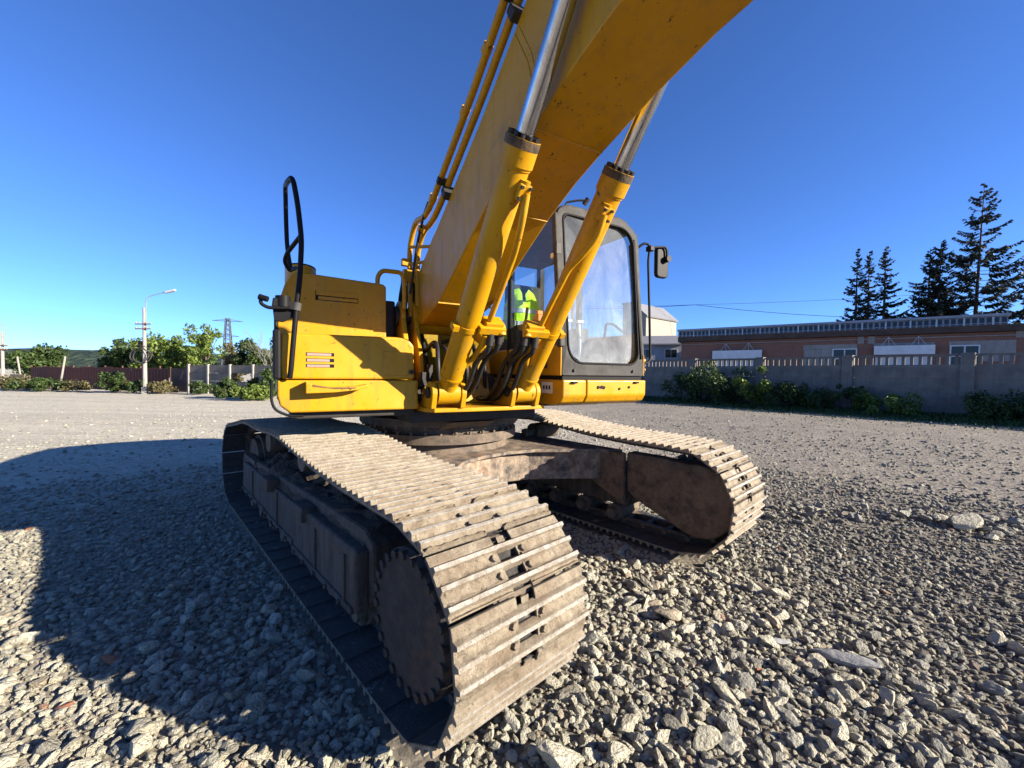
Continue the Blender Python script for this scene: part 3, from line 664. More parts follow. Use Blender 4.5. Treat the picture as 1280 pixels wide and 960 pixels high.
# ---- cab
L0, L1 = .575, 1.555
def fu(z): return 1.385-(.0 if z < 1.75 else .115*((z-1.75)/1.25)**1.5)     # leaning windscreen plane
mb = MB(); cbp = [(-.35, 1.29), (1.25, 1.272), (1.36, 1.30), (1.40, 1.36), (1.40, 1.498), (-.35, 1.498)]
mb.prism(cbp, 'y', L0+.005, .835); mb.prism([(x+(.006 if x > 1 else 0), z) for x, z in cbp], 'y', .838, L1+.01); base = up(mb, 'cab_base', YEL, .014, None, 3)
for y in (.965, 1.005, 1.03, 1.34, 1.22): 
    z = 1.43+random.uniform(-.012, .006); mb = MB(); mb.cyl((1.39, y, z), (1.413, y, z), random.choice((.012, .015)), n=10); up(mb, 'plug_hole', BLACK, 0, base)
for y in (.665, 1.40): mb = MB(); mb.box(1.39, 1.425, y, y+.055, 1.468, 1.486); up(mb, 'catch', BLACK, .003, base)
mb = MB(); mb.box(.92, 1.0, L0-.0005, L0+.004, 1.40, 1.47); up(mb, 'warning_sticker', STICKD, 0, base)
mb = MB(); mb.box(1.08, 1.25, L0-.001, L0+.004, 1.375, 1.475); stk = up(mb, 'warning_sticker', STICK, 0, base)
for i in range(3): mb = MB(); mb.box(1.105+.045*i, 1.130+.045*i, L0-.003, L0-.001, 1.41, 1.445); up(mb, 'pictogram', STICKD, 0, base)
cab = MB(); cab.box(-.35, 1.37, L0+.02, L1-.02, 1.498, 1.535); cab = up(cab, 'cab', BLACK, 0)
def pill(pa, pb, w, h): 
    m = MB(); m.bar(pa, pb, w, h, (1, 0, 0)); return m
mb = MB()      # roof with rounded edges
RZ = 3.075
rp = [(L0+.03, 2.93), (L0+.04, 3.0), (L0+.09, 3.055), (L0+.18, RZ), (L1-.2, RZ+.005), (L1-.10, 3.055), (L1-.04, 2.99), (L1-.03, 2.93)]
mb.prism(rp, 'x', -.42, 1.235); up(mb, 'roof', GREYP, .03, cab, 3)
for (a, b) in (((-.38, L0+.05), .08), ((-.38, L1-.05), .08), ((.42, L0+.035), .06), ((.42, L1-.035), .06)):
    mb = MB(); mb.bar((a[0], a[1], 1.53), (a[0], a[1], 2.95), b, b, (1, 0, 0)); up(mb, 'pillar', BLACK, .012, cab)
# yellow lower side panels, left door, right side wall, rear wall
mb = MB(); mb.box(-.40, 1.345, L0+.005, L0+.045, 1.535, 1.80); up(mb, 'lower_side_panel', YEL, .012, cab)
mb = MB(); mb.box(.98, 1.16, L0-.004, L0+.01, 1.60, 1.68); up(mb, 'vent', DARK, .006, cab)
mb = MB(); mb.box(-.40, 1.345, L1-.05, L1-.005, 1.535, 1.95); up(mb, 'door_panel', YEL, .012, cab)
mb = MB(); mb.box(-.42, -.37, L0+.03, L1-.03, 1.535, 2.22); up(mb, 'rear_wall', BLACK, .01, cab)
# windscreen frame: rounded opening in a grey frame that follows the leaning front
def rounded(y0, y1, z0, z1, r, n=7):
    out = []
    for cy, cz, a0, rr in ((y1-r[2], z0+r[2], -PI/2, r[2]), (y1-r[3], z1-r[3], 0, r[3]), (y0+r[0], z1-r[0], PI/2, r[0]), (y0+r[1], z0+r[1], PI, r[1])):
        for k in range(n): a = a0+PI/2*k/(n-1); out.append((cy+rr*math.cos(a), cz+rr*math.sin(a)))
    return out
def ring(o_, i_, x0, x1):
    m = MB(); n = len(o_)
    P = [(fu(z)+x1, y, z) for y, z in o_]+[(fu(z)+x1, y, z) for y, z in i_]+[(fu(z)+x0, y, z) for y, z in o_]+[(fu(z)+x0, y, z) for y, z in i_]
    f = []
    for i in range(n):
        j = (i+1) % n; f += [(i, j, n+j, n+i), (2*n+j, 2*n+i, 3*n+i, 3*n+j), (j, i, 2*n+i, 2*n+j), (n+i, n+j, 3*n+j, 3*n+i)]
    m.add(P, f); return m
ou_ = rounded(L0, L1-.01, 1.537, 3.02, (.10, .02, .02, .2)); in_ = rounded(L0+.055, L1-.075, 1.637, 2.965, (.06, .17, .12, .17)); in2 = rounded(L0+.07, L1-.09, 1.654, 2.95, (.06, .16, .11, .16))
up(ring(ou_, in_, -.045, .004), 'windscreen_frame', GREYP, .006, cab)
up(ring(in_, in2, -.02, .012), 'window_seal', RUBBER, .004, cab)
def pane(poly, x=0.0, y=None):
    m = MB(); n = len(poly)
    return m
m = MB(); poly = in2; c = (sum(y for y, z in poly)/len(poly), sum(z for y, z in poly)/len(poly)); zs_ = sorted(set(round(z, 3) for _, z in poly))
# pane as a grid clipped by the rounded outline
rowz = np.linspace(1.654, 2.95, 22); V = []; Fp = []
# pane turned slightly in its seal to move the sun's glint out of view
def yspan(z):
    ys = []
    for (ya, za), (yb, zb) in zip(poly, poly[1:]+poly[:1]):
        if (za-z)*(zb-z) <= 0 and za != zb: ys.append(ya+(yb-ya)*(z-za)/(zb-za))
    return (min(ys), max(ys)) if ys else (c[0], c[0])
for z in rowz:
    zz = min(max(z, 1.656), 2.948); y0, y1 = yspan(zz); V += [(fu(zz)-.022-(y0-1.07)*.046, y0, zz), (fu(zz)-.022-(y1-1.07)*.046, y1, zz)]
for i in range(len(rowz)-1): Fp.append((2*i, 2*i+1, 2*i+3, 2*i+2))
m.add(V, Fp, True); up(m, 'windscreen', GLASS_F, 0, cab)
mb = MB(); mb.bar((fu(1.75)-.01, L0-.004, 1.78), (fu(2.95)-.02, L0+.0, 2.95), .05, .055, (1, 0, 0)); up(mb, 'front_pillar', GREYP, .01, cab)
mb = MB(); mb.bar((fu(1.75)-.03, L1+.0, 1.56), (fu(2.95)-.03, L1-.035, 2.93), .055, .06, (1, 0, 0)); up(mb, 'front_pillar', GREYP, .01, cab)
mb = MB(); mb.bar((fu(1.75)+.004, L1-.045, 1.70), (fu(2.9)+.006, L1-.075, 2.86), .022, .03, (1, 0, 0)); mb.bar((fu(1.75)-.10, L1+.014, 1.58), (fu(2.9)-.10, L1-.012, 2.85), .012, .03, (1, 0, 0)); up(mb, 'black_trim', RUBBER, .004, cab)
mb = MB(); mb.box(fu(1.6)-.08, fu(1.6)+.0, L1-.006, L1+.004, 1.54, 1.74); up(mb, 'corner_strip', YEL, .004, cab)
mb = MB(); mb.box(1.33, 1.383, L0-.012, L0+.0, 1.537, 1.795); up(mb, 'corner_strip', YEL, .004, cab)
def flat(P, mat, nm, par): q = MB(); q.add(P, [tuple(range(len(P)))]); return up(q, nm, mat, 0, par)
flat([(.45, L0+.02, 1.80), (1.33, L0+.02, 1.80), (1.20, L0+.02, 2.93), (.45, L0+.02, 2.93)], GLASS_S, 'side_window', cab)
flat([(-.34, L0+.02, 1.80), (.39, L0+.02, 1.80), (.39, L0+.02, 2.93), (-.34, L0+.02, 2.93)], GLASS_S, 'side_window', cab)
flat([(.45, L1-.02, 1.95), (1.33, L1-.02, 1.95), (1.20, L1-.03, 2.93), (.45, L1-.03, 2.93)], GLASS_S, 'door_window', cab)
flat([(-.34, L1-.02, 1.95), (.39, L1-.02, 1.95), (.39, L1-.03, 2.93), (-.34, L1-.03, 2.93)], GLASS_S, 'door_window', cab)
flat([(-.395, L0+.09, 2.22), (-.395, L1-.09, 2.22), (-.395, L1-.09, 2.93), (-.395, L0+.09, 2.93)], GLASS_S, 'rear_window', cab)
# wiper, hinges, bolts of the screen, small lamp on the pillar
mb = MB(); mb.tube([(fu(2.0)-.03, .62, 1.84), (fu(2.4)-.04, L0+.02, 2.35), (fu(2.8)-.03, L0+.01, 2.86)], .012, 6); mb.box(fu(2.65)-.05, fu(2.65)+.01, L0-.03, L0+.025, 2.58, 2.68); up(mb, 'wiper_motor', DARK, .004, cab)
mb = MB(); mb.box(1.24, 1.28, L0-.035, L0-.005, 2.555, 2.60); up(mb, 'marker_lamp', STICK, .006, cab)
for y in (L0+.13, L1-.15): mb = MB(); mb.cyl((fu(1.6), y, 1.583), (fu(1.6)+.02, y, 1.583), .014, n=8); up(mb, 'screen_bolt', DARK, 0, cab)
for z in (2.0, 2.25, 2.66, 2.74, 2.82): mb = MB(); mb.cyl((fu(z)-.05, L1-.005, z), (fu(z)-.05, L1+.012, z), .012, n=8); up(mb, 'hinge_bolt', DARK, 0, cab)
# rear mirror on its arm, grab bar, roof lamp arm
mr = MB(); mr.tube([(fu(2.8)-.02, L1-.03, 2.78), (fu(2.8)+.01, L1+.05, 2.845), (fu(2.8)+.02, L1+.105, 2.845), (fu(2.8)+.02, L1+.125, 2.80)], .012, 8, .03)
mr.tube([(fu(2.8)+.02, L1+.125, 2.815), (fu(2.8)+.02, L1+.22, 2.832), (fu(2.8)+.02, L1+.345, 2.855), (fu(2.8)+.02, L1+.372, 2.82), (fu(2.8)+.02, L1+.375, 2.745)], .011, 8, .03)
mr.tube([(fu(2.8)+.02, L1+.125, 2.80), (fu(2.8)+.03, L1+.095, 2.68), (1.34, L1+.11, 2.2), (1.36, L1+.115, 1.70), (1.37, L1+.06, 1.665), (1.365, L1-.01, 1.66)], .012, 8, .05); mra = up(mr, 'mirror_arm', BLACK, 0, cab)
mb = MB(); mb.box(fu(2.8)-.01, fu(2.8)+.055, L1+.10, L1+.155, 2.775, 2.825); mb.cyl((fu(2.8)+.05, L1+.375, 2.735), (fu(2.8)-.02, L1+.375, 2.735), .033, n=12); up(mb, 'mirror_joint', BLACK, .006, cab)
mb = MB()
mo = rounded(L1+.255, L1+.425, 2.545, 2.855, (.03, .04, .05, .03), 5)
mb.prism([(y, z) for y, z in mo], 'x', fu(2.7)-.055, fu(2.7)-.01); o = up(mb, 'mirror', BLACK, .012, cab)
mb = MB(); mb.prism([(L1+.34+(y-L1-.34)*.9, 2.70+(z-2.70)*.93) for y, z in mo], 'x', fu(2.7)-.06, fu(2.7)-.056); up(mb, 'mirror_glass', CHROME, 0, cab)
for z in (1.69, 1.60): mb = MB(); mb.cyl((1.36, L1-.02, z), (1.36, L1+.035, z), .018, n=10); up(mb, 'bar_mount', YEL, .003, cab)
mb = MB(); mb.tube([(1.10, .80, 3.06), (1.10, .80, 3.145), (1.16, .90, 3.165), (1.19, .955, 3.165)], .010, 6, .03); mb.cyl((1.17, .96, 3.135), (1.2, .985, 3.185), .022, n=10); up(mb, 'roof_lamp_arm', DARK, 0, cab)
# interior: seat, console, levers, screen
mb = MB(); mb.box(-.05, .50, .84, 1.33, 1.90, 2.04); mb.box(-.22, -.04, .86, 1.31, 1.98, 2.62); mb.box(.0, .45, .9, 1.27, 1.535, 1.90); up(mb, 'seat', SEATM, .05, cab, 3)
mb = MB(); mb.box(-.1, .62, .66, .80, 1.80, 2.06); mb.box(-.1, .62, 1.38, 1.50, 1.80, 2.06); mb.tube([(.52, .73, 2.05), (.56, .73, 2.24)], [.018]*2, 8); mb.tube([(.52, 1.44, 2.05), (.56, 1.44, 2.24)], [.018]*2, 8); up(mb, 'console', DARK, .02, cab)
for y in (.94, 1.10):
    mb = MB(); mb.tube([(.92, y, 1.54), (.98, y, 1.78), (.95, y, 2.08)], .012, 6, .1); mb.box(1.0, 1.12, y-.06, y+.06, 1.60, 1.615); mb.box(.92, .99, y-.045, y+.045, 2.06, 2.085); up(mb, 'travel_lever', STICK, .004, cab)
mb = MB(); mb.box(.93, 1.0, .70, .90, 1.92, 2.08); mb.tube([(.95, .68, 1.6), (.95, .68, 1.95)], .02, 8); mb.box(.6, 1.25, L0+.06, L0+.16, 1.54, 1.84); up(mb, 'monitor', GREYP, .01, cab)
mb = MB(); mb.box(.8, .9, L0+.07, L0+.15, 2.02, 2.12); mb.box(.86, .89, L0+.07, L0+.13, 2.12, 2.16); up(mb, 'warning_lamp', ORANGE, .006, cab)
mb = MB(); mb.tube([(1.22, L1-.08, 1.95), (1.22, L1-.25, 2.04), (1.22, L1-.34, 2.04), (1.22, L1-.36, 1.9)], .012, 6, .03); mb.bar((.42, L1-.12, 2.0), (.40, L1-.12, 2.93), .03, .03); up(mb, 'inner_grab_bar', BLACK, 0, cab)
# hi-vis vest hung over the seat
vs_, fs_ = [], []; nu, nv = 15, 17
for k, off in ((0, 0), (1, .012)):
    for j in range(nv):
        for i in range(nu):
            s_, t_ = i/(nu-1)*2-1, j/(nv-1)
            wd = .25*(.62+.38*min(1, (1-t_)*3.0+.0)) if t_ > .66 else .25
            neck = .10*max(0, 1-abs(s_)*2.2)*(1 if t_ > .9 else 0)
            y = .88+wd*.95*s_; z = 1.92+.58*t_-.05*s_*s_*t_-neck
            x = .24+.05*math.cos(s_*1.4)+.02*math.sin(s_*9+t_*5)*(1-t_*.5)+off+.05*(1-t_)
            vs_.append((x, y-.04, z))
for k in range(2):
    for j in range(nv-1):
        for i in range(nu-1):
            if 6 <= i <= 7 and j > 11: continue
            b_ = k*nu*nv+j*nu+i; fs_.append((b_, b_+1, b_+nu+1, b_+nu))
mb = MB(); mb.add(vs_, fs_, True)
vest = mb.build('safety_vest', VEST, None, ORG, THU); tag(vest, 'bright yellow-green safety vest hanging inside the excavator cab', 'safety vest')
for zt in (2.08, 2.22):
    mb = MB(); V = []
    for i in range(21):
        s_ = i/20*2-1; t_ = (zt-1.92)/.58; x = .258+.05*math.cos(s_*1.4)+.02*math.sin(s_*9+t_*5)*(1-t_*.5)+.05*(1-t_); V += [(x, .84+.238*s_, zt), (x, .84+.238*s_, zt+.045)]
    mb.add(V, [(2*i, 2*i+2, 2*i+3, 2*i+1) for i in range(20)], True); mb.build('reflective_stripe', REFL, vest)

# ---- boom, box section with pipes on its back
BC, BH = -.07, .25
BB = [(.02, 1.99), (.28, 2.02), (.55, 2.09), (.82, 2.165), (1.2, 2.37), (1.72, 2.655), (2.05, 2.80), (2.3, 2.885), (2.7, 3.0), (3.05, 3.075), (3.6, 3.13), (4.6, 3.16), (5.6, 3.13), (6.35, 3.06)]
BT = [(6.45, 3.12), (6.45, 3.32), (6.2, 3.42), (5.4, 3.62), (4.4, 3.86), (3.6, 4.0), (3.2, 4.02), (2.85, 3.95), (2.5, 3.80), (2.2, 3.62), (1.66, 3.29), (1.16, 3.03), (.69, 2.785), (.32, 2.60), (.1, 2.45), (-.03, 2.27), (-.06, 2.10)]
mb = MB(); mb.prism(BB+BT, 'y', BC-BH, BC+BH); boom = up(mb, 'boom', YEL, .008)
mb = MB(); mb.cyl((.1, BC-BH-.02, 2.1), (.1, BC+BH+.02, 2.1), .16, n=28); up(mb, 'pin_boss', YEL, .006, boom); mb = MB(); mb.cyl((2.95, BC-BH-.22, 3.52), (2.95, BC+BH+.22, 3.52), .06, n=18); mb.cyl((2.95, BC-BH-.05, 3.52), (2.95, BC+BH+.05, 3.52), .13, n=24); up(mb, 'pin_boss', YEL, .006, boom)
mb = MB(); mb.bar((.80, BC-BH-.008, 2.155), (.80, BC+BH+.008, 2.155), .02, .016); up(mb, 'weld_bead', YEL, .004, boom)
mb = MB(); mb.tube([(2.36, BC-BH-.001, 2.95), (2.24, BC-BH-.001, 3.28), (2.1, BC-BH-.001, 3.52)], .005, 6); mb.tube([(2.40, BC-BH-.001, 2.96), (2.28, BC-BH-.001, 3.30), (2.14, BC-BH-.001, 3.54)], .004, 6); up(mb, 'weld_seam', YEL, 0, boom)
topz = lambda u: float(np.interp(u, [p[0] for p in BT[::-1]], [p[1] for p in BT[::-1]]))
PY = (-.385, -.325, -.245, -.16)
for k, y in enumerate(PY):
    h = (.155, .115, .085, .085)[k]; P = [(.16+.04*k, y, 2.10), (.14+.05*k, y, 2.42+.02*k), (.10+.07*k, y, 2.78-.05*k), (.30+.07*k, y, topz(.36)+h+.22-.06*k), (.62, y, topz(.62)+h+.03)]
    P += [(u, y, topz(u)+h) for u in (.85, 1.16, 1.66, 2.2, 2.5, 2.85, 3.2, 3.6, 4.4, 5.4)]
    mb = MB(); mb.tube(P, (.026, .026, .02, .02)[k], 10, .12); up(mb, 'boom_pipe', YEL, 0, boom)
for u in (1.02, 2.12, 3.2, 4.4):
    mb = MB(); a = math.atan(.53 if u < 3 else -.1); c_ = Vector((u, -.355, topz(u)+.135)); mb.obox(c_, Vector((math.cos(a), 0, math.sin(a)))*.028, (0, .062, 0), Vector((-math.sin(a), 0, math.cos(a)))*.02)
    mb.obox(Vector((u, -.25, topz(u)+.05)), Vector((math.cos(a), 0, math.sin(a)))*.03, (0, .12, 0), Vector((-math.sin(a), 0, math.cos(a)))*.05); up(mb, 'pipe_clamp', DARK, .006, boom)
for u in (.5, .82, 1.5, 1.85): mb = MB(); mb.cyl((u-.02, -.385, topz(u)+.16), (u+.03, -.385, topz(u)+.185), .034, n=10, smooth=False); up(mb, 'pipe_nut', YEL, .002, boom)
mb = MB(); mb.bar((.20, -.42, 2.77), (.45, -.25, 2.74), .028, .028); mb.bar((.20, -.42, 2.60), (.40, -.25, 2.62), .028, .028); mb.box(.06, .18, -.46, -.32, 2.44, 2.56); mb.box(.10, .16, -.47, -.40, 2.60, 2.67); up(mb, 'pipe_bracket', YEL, .006, boom)
for k in range(5):
    mb = MB(); y = -.44+.055*k; mb.tube([(.13+.03*k, y, 2.50), (.0, y-.01, 2.30), (-.06, y, 2.05), (.05, y+.02, 1.75), (.25, y, 1.5)], .022, 8, .15); up(mb, 'hose', HOSE, 0, boom)
mb = MB(); mb.tube([(.30, -.43, 2.30), (.42, -.40, 2.75), (.62, -.40, topz(.62)+.2), (.75, -.40, topz(.75)+.2)], .012, 6, .1); up(mb, 'cable', HOSE, 0, boom)
for k in range(6):
    mb = MB(); y = -.30+.09*k; mb.tube([(.35, y, 1.75+.05*(k % 3)), (.62, y+.03, 1.86-.07*(k % 2)), (.80, y-.02, 1.62), (.72, y+.02, 1.34)], .02, 8, .15); up(mb, 'hose', HOSE, 0, fr)
for u, zz in ((1.72, 2.655), (2.3, 2.885), (3.6, 3.13)):
    mb = MB(); mb.bar((u, BC-BH+.005, zz-.001), (u, BC+BH-.005, zz-.001), .016, .008); up(mb, 'weld_bead', YEL, .003, boom)
# arm and bucket, beyond the picture's upper edge
mb = MB(); mb.prism([(6.05, 3.55), (6.4, 3.75), (6.75, 3.45), (7.35, .95), (7.15, .85), (6.35, 2.9)], 'y', BC-.18, BC+.18); up(mb, 'arm', YEL, .02)
mb = MB(); mb.prism([(7.1, .85), (7.4, .95), (7.5, .55), (7.2, .12), (6.7, .0), (6.2, .05), (6.25, .1), (6.7, .12), (6.95, .4)], 'y', BC-.6, BC+.6); up(mb, 'bucket', MUDST, .01)
# ---- boom cylinders
GREASE = m_mudsteel('greasy_dirty_rim', (.16, .10, .045), (.02, .015, .01), .5)
CD = Vector((2.345-1.22, 0, 2.79-1.395)).normalized()
for yc, sgn in ((-.40, 1), (.28, -1)):      # sgn: the side on which the pipe and hoses run (towards the middle)
    p0 = Vector((PIN[0], yc, PIN[1])); at_c = lambda t, dy=0, dn=0: p0+CD*t+Vector((0, dy, 0))+Vector((-CD.z, 0, CD.x))*dn
    LB = 1.79
    mb = MB(); mb.cyl(at_c(.16), at_c(LB-.13), .083, n=32); mb.cyl(at_c(.10), at_c(.16), .066, .083, n=32); mb.cyl(at_c(LB-.13), at_c(LB), .096, n=32); mb.cyl(at_c(.165), at_c(.18), .087, n=32); mb.cyl(at_c(LB-.145), at_c(LB-.13), .089, n=32)
    bc = up(mb, 'boom_cylinder', YEL, .004)
    mb = MB(); mb.cyl((PIN[0], yc-.085, PIN[1]), (PIN[0], yc+.085, PIN[1]), .09, n=24); mb.cyl(at_c(0), at_c(.12), .07, n=20); up(mb, 'foot_eye', YEL, .006, bc)
    mb = MB(); mb.cyl(at_c(LB-.05), at_c(2.66), .05, n=32); up(mb, 'piston_rod', CHROME, 0, bc)
    mb = MB(); mb.cyl(p0+CD*2.6+Vector((0, -.06, 0)), p0+CD*2.6+Vector((0, .06, 0)), .10, n=20); up(mb, 'rod_eye', YEL, .006, bc)
    mb = MB(); mb.cyl(at_c(LB), at_c(LB+.02), .062, n=24); up(mb, 'gland', RUBBER, .003, bc)
    mb = MB(); mb.cyl(at_c(LB-.045), at_c(LB-.001), .0968, n=32, caps=False); up(mb, 'grease_ring', GREASE, 0, bc)
    x_, y_, d_ = basis(CD)
    for k in range(12):
        a = 2*PI*k/12; q = at_c(LB)+(x_*math.cos(a)+y_*math.sin(a))*.079; mb = MB(); mb.cyl(q, q+CD*.02, .0125, n=6, smooth=False); up(mb, 'gland_bolt', DARK, 0, bc)
    # port block near the gland (camera side) and the pipe along the barrel
    q = at_c(LB-.24, sgn*.045, -.085); mb = MB(); mb.obox(q, CD*.045, (0, .038, 0), Vector((-CD.z, 0, CD.x))*.03); mb.cyl(q+CD*.0, q+CD*.06, .03, n=12); up(mb, 'port_block', YEL, .008, bc)
    for dx in (-.03, .03):
        for dy in (-.026, .026): mb = MB(); b_ = q+CD*dx+Vector((0, dy, 0)); mb.cyl(b_, b_-Vector((-CD.z, 0, CD.x))*.042, .010, n=6, smooth=False); up(mb, 'port_bolt', DARK, 0, bc)
    mb = MB(); mb.tube([at_c(LB-.24, sgn*.06, -.115), at_c(LB-.36, sgn*.065, -.15), at_c(LB-.52, sgn*.10, -.12), at_c(LB-.62, sgn*.125, -.085), at_c(.85, sgn*.13, -.06), at_c(.66, sgn*.13, -.05)], .020, 10, .08); up(mb, 'cylinder_pipe', YEL, 0, bc)
    # band clamp with block, elbows and hoses
    mb = MB(); mb.cyl(at_c(.60), at_c(.635), .089, n=32); q = at_c(.62, -sgn*.097, -.03); mb.obox(q, CD*.022, (0, .022, 0), Vector((-CD.z, 0, CD.x))*.035); up(mb, 'clamp_band', YEL, .003, bc)
    q = at_c(.64, sgn*.155, -.065); mb = MB(); mb.obox(q, CD*.028, (0, .10, 0), Vector((-CD.z, 0, CD.x))*.035); mb.obox(at_c(.665, sgn*.17, -.03), CD*.03, (0, .07, 0), Vector((-CD.z, 0, CD.x))*.05); up(mb, 'manifold', YEL, .006, bc)
    mb = MB(); q = at_c(.66, sgn*.235, -.04); mb.tube([at_c(.66, sgn*.19, -.03), q, q+Vector((.01, 0, -.07))], .034, 12, .05); up(mb, 'elbow', YEL, 0, bc)
    mb = MB(); mb.tube([at_c(.60, sgn*.12, -.075), at_c(.50, sgn*.135, -.06), at_c(.36, sgn*.115, -.03), at_c(.28, sgn*.07, -.02)], .024, 10, .08); up(mb, 'bottom_pipe', YEL, 0, bc)
    for k, (dy, dn) in enumerate(((.155, -.075), (.235, -.05), (.19, -.03), (.26, -.02))):
        s_ = at_c(.62, sgn*dy, dn); mb = MB(); yy = yc+sgn*dy
        mb.tube([s_, s_+Vector((-.03, 0, -.13)), Vector((1.47-.03*k, yy-sgn*.01, 1.66)), Vector((1.33-.04*k, yy-sgn*.02, 1.45)), Vector((1.16-.05*k, yy-sgn*.04, 1.325)), Vector((.86-.06*k, yy-sgn*.05, 1.31)), Vector((.6, yy-sgn*.06, 1.38))], .0185, 10, .16); up(mb, 'hose', HOSE, 0, bc)
        mb = MB(); mb.cyl(s_+Vector((0, 0, -.01)), s_+Vector((-.018, 0, -.09)), .026, n=10); up(mb, 'hose_fitting', DARK, .002, bc)

# ================================================================== RIGHT SIDE: concrete fence, brick hall, houses, spruces
FP = lambda k: Vector((18.27+(k-3)*2.33, 16.5-(k-3)*3.025, 0)); FD = Vector((2.33, -3.025, 0)).normalized(); FN = Vector((-FD.y, FD.x, 0)); FA = math.atan2(FD.y, FD.x); SPAN = math.hypot(2.33, 3.025)
FK = range(-4, 6)
fence = empty('concrete_fence', FP(-4), FA); tag(fence, 'grey precast concrete fence with baluster top rail and square posts, before the brick hall', 'fence')
pm = MB().box(-.2, .2, -.2, .2, -.3, 2.60).mesh('post', CONC); bal = MB().box(-.055, .055, -.03, .03, 2.125, 2.485).mesh('baluster', CONC)
lp = [MB().box(.18, SPAN-.18, -.05-.008*j, .05, a, b).mesh('panel', CONC) for j, (a, b) in enumerate(((-.3, .62), (.632, 1.10), (1.112, 1.54), (1.552, 2.06)))]
cap = MB().box(.18, SPAN-.18, -.085, .06, 2.065, 2.13).mesh('ledge', CONC); rl = MB().box(.18, SPAN-.18, -.06, .06, 2.48, 2.56).mesh('top_rail', CONC)
for i, k in enumerate(FK):
    link('post', pm, fence, (i*SPAN, 0, 0))
    if k == FK[-1]: break
    for m_ in lp+[cap, rl]: link(m_.name.split('.')[0], m_, fence, (i*SPAN, random.uniform(-.006, .006), 0))
    for j in range(13): link('baluster', bal, fence, (i*SPAN+.18+(SPAN-.36)*(j+.5)/13, 0, 0))
for ob in fence.children:
    if ob.type == 'MESH' and ob.name.startswith('post'):
        b = ob.modifiers.new('bevel', 'BEVEL'); b.width = .02; b.segments = 1

BA = Vector((15.3, 37.3, 0)); BD = Vector((.809, -.587, 0)).normalized(); BRZ = math.atan2(BD.y, BD.x)
def bs(px, back=0.0):
    o = BA+Vector((-BD.y, BD.x, 0))*back; t = (px-640)/FPX
    return (t*o.y-o.x)/(BD.x-t*BD.y)
def bz(px, py, back=0.0):
    o = BA+Vector((-BD.y, BD.x, 0))*back+BD*bs(px, back); return CH+(hz(px)-py)*o.y/FPX
hall = empty('brick_hall', BA, BRZ); tag(hall, 'long low brick hall with dark cornice, white canopies and rooftop strip of windows', 'building')
HX = 40
MB().box(0, HX, 0, 14, -.2, 4.55).build('wall', BRICK, hall)
MB().box(-.25, HX, -.35, 14.3, 4.57, 5.0).build('cornice', m_plain('dark_brown_fascia', (.075, .052, .040), .8, 0, .4, 2, .2), hall, bevel=.03)
MB().box(.0, HX, -.10, -.003, 4.30, 4.36).build('string_course', CONC2, hall)
def fac(nm, x0, x1, y0, y1, mat, d0=-.06, d1=.0, par=hall, bev=.01):
    a, b = bs(x0), bs(x1); c_, d = bz((x0+x1)/2, y1), bz((x0+x1)/2, y0)
    return MB().box(a, b, d0, d1-.002, c_, d).build(nm, mat, par, bevel=bev)
fac('render_patch', 1003, 1070, 431, 436.5, CONC2, -.03); fac('render_patch', 1090, 1166, 428.5, 433, CONC2, -.03); fac('render_patch', 1184, 1268, 426, 431.5, CONC2, -.03)
fac('board_infill', 1004, 1039, 437, 458, CONC2, -.035); fac('board_infill', 1223, 1268, 430, 452, CONC2, -.035); fac('wall_box', 1070, 1078, 421, 430, CONC2, -.12); fac('wall_box', 1083, 1092, 421, 430, CONC2, -.03); fac('wall_vent', 1267, 1277, 412, 422, CONC2, -.05)
def window(x0, x1, y0, y1):
    f = fac('window', x0, x1, y0, y1, WHITE, -.08); a, b = bs(x0), bs(x1); z0, z1 = bz((x0+x1)/2, y1), bz((x0+x1)/2, y0); w_ = (b-a-.24)/2; h_ = (z1-z0-.3)/2
    for i in range(2):
        for j in range(2):
            xa = a+.08+i*(w_+.08); za = z0+.08+j*(h_+.14); MB().box(xa, xa+w_, -.095, -.081, za, za+h_).build('pane', GLASSD, f)
window(1039, 1070, 436, 460); window(1185, 1223, 431.5, 458)
for x0, x1, yt, yb, br in ((891, 952, 438.5, 449.5, (907, 935)), (1090, 1165, 432.5, 443.5, (1108, 1145))):
    fac('white_door', x0+3, x1-1, yb+1, yb+26, WHITE, -.05)
    c_ = fac('canopy', x0, x1, yt, yb, WHITE, -.55, -.35); a, b = bs(x0), bs(x1); zt = bz((x0+x1)/2, yt)
    MB().box(a, b, -.349, -.003, zt-.08, zt-.02).build('canopy_roof', WHITE, hall)
    for p_ in br:
        s0 = bs(p_); mb = MB(); mb.bar((s0-.38, -.45, zt+.0), (s0, -.3, zt+.62), .035); mb.bar((s0+.38, -.45, zt), (s0, -.3, zt+.62), .035); mb.bar((s0, -.42, zt), (s0, -.3, zt+.6), .035); mb.build('canopy_stay', PALEW, c_)
# rooftop window strip
S0, S1 = bs(847, 5), bs(1257, 5)
mb = MB(); mb.box(S0, S1, 5.05, 8, 4.9, 6.05); mb.box(S0-.1, S1+.1, 4.85, 8.2, 6.06, 6.24); mb.build('roof_light_body', PALEW, hall)
n = 62; wd = (S1-S0)/n
for r_ in range(2): pass
pn = MB().box(.06, wd-.06, 0, .03, 0, .37).mesh('pane', GLASSD)
for i in range(n):
    for r_ in range(2): link('pane', pn, hall, (S0+i*wd, 5.018, 5.19+r_*.43))
for i in range(0, n+1, 4): MB().box(S0+i*wd-.05, S0+i*wd+.05, 4.97, 5.045, 4.95, 6.05).build('mullion', WHITE, hall)

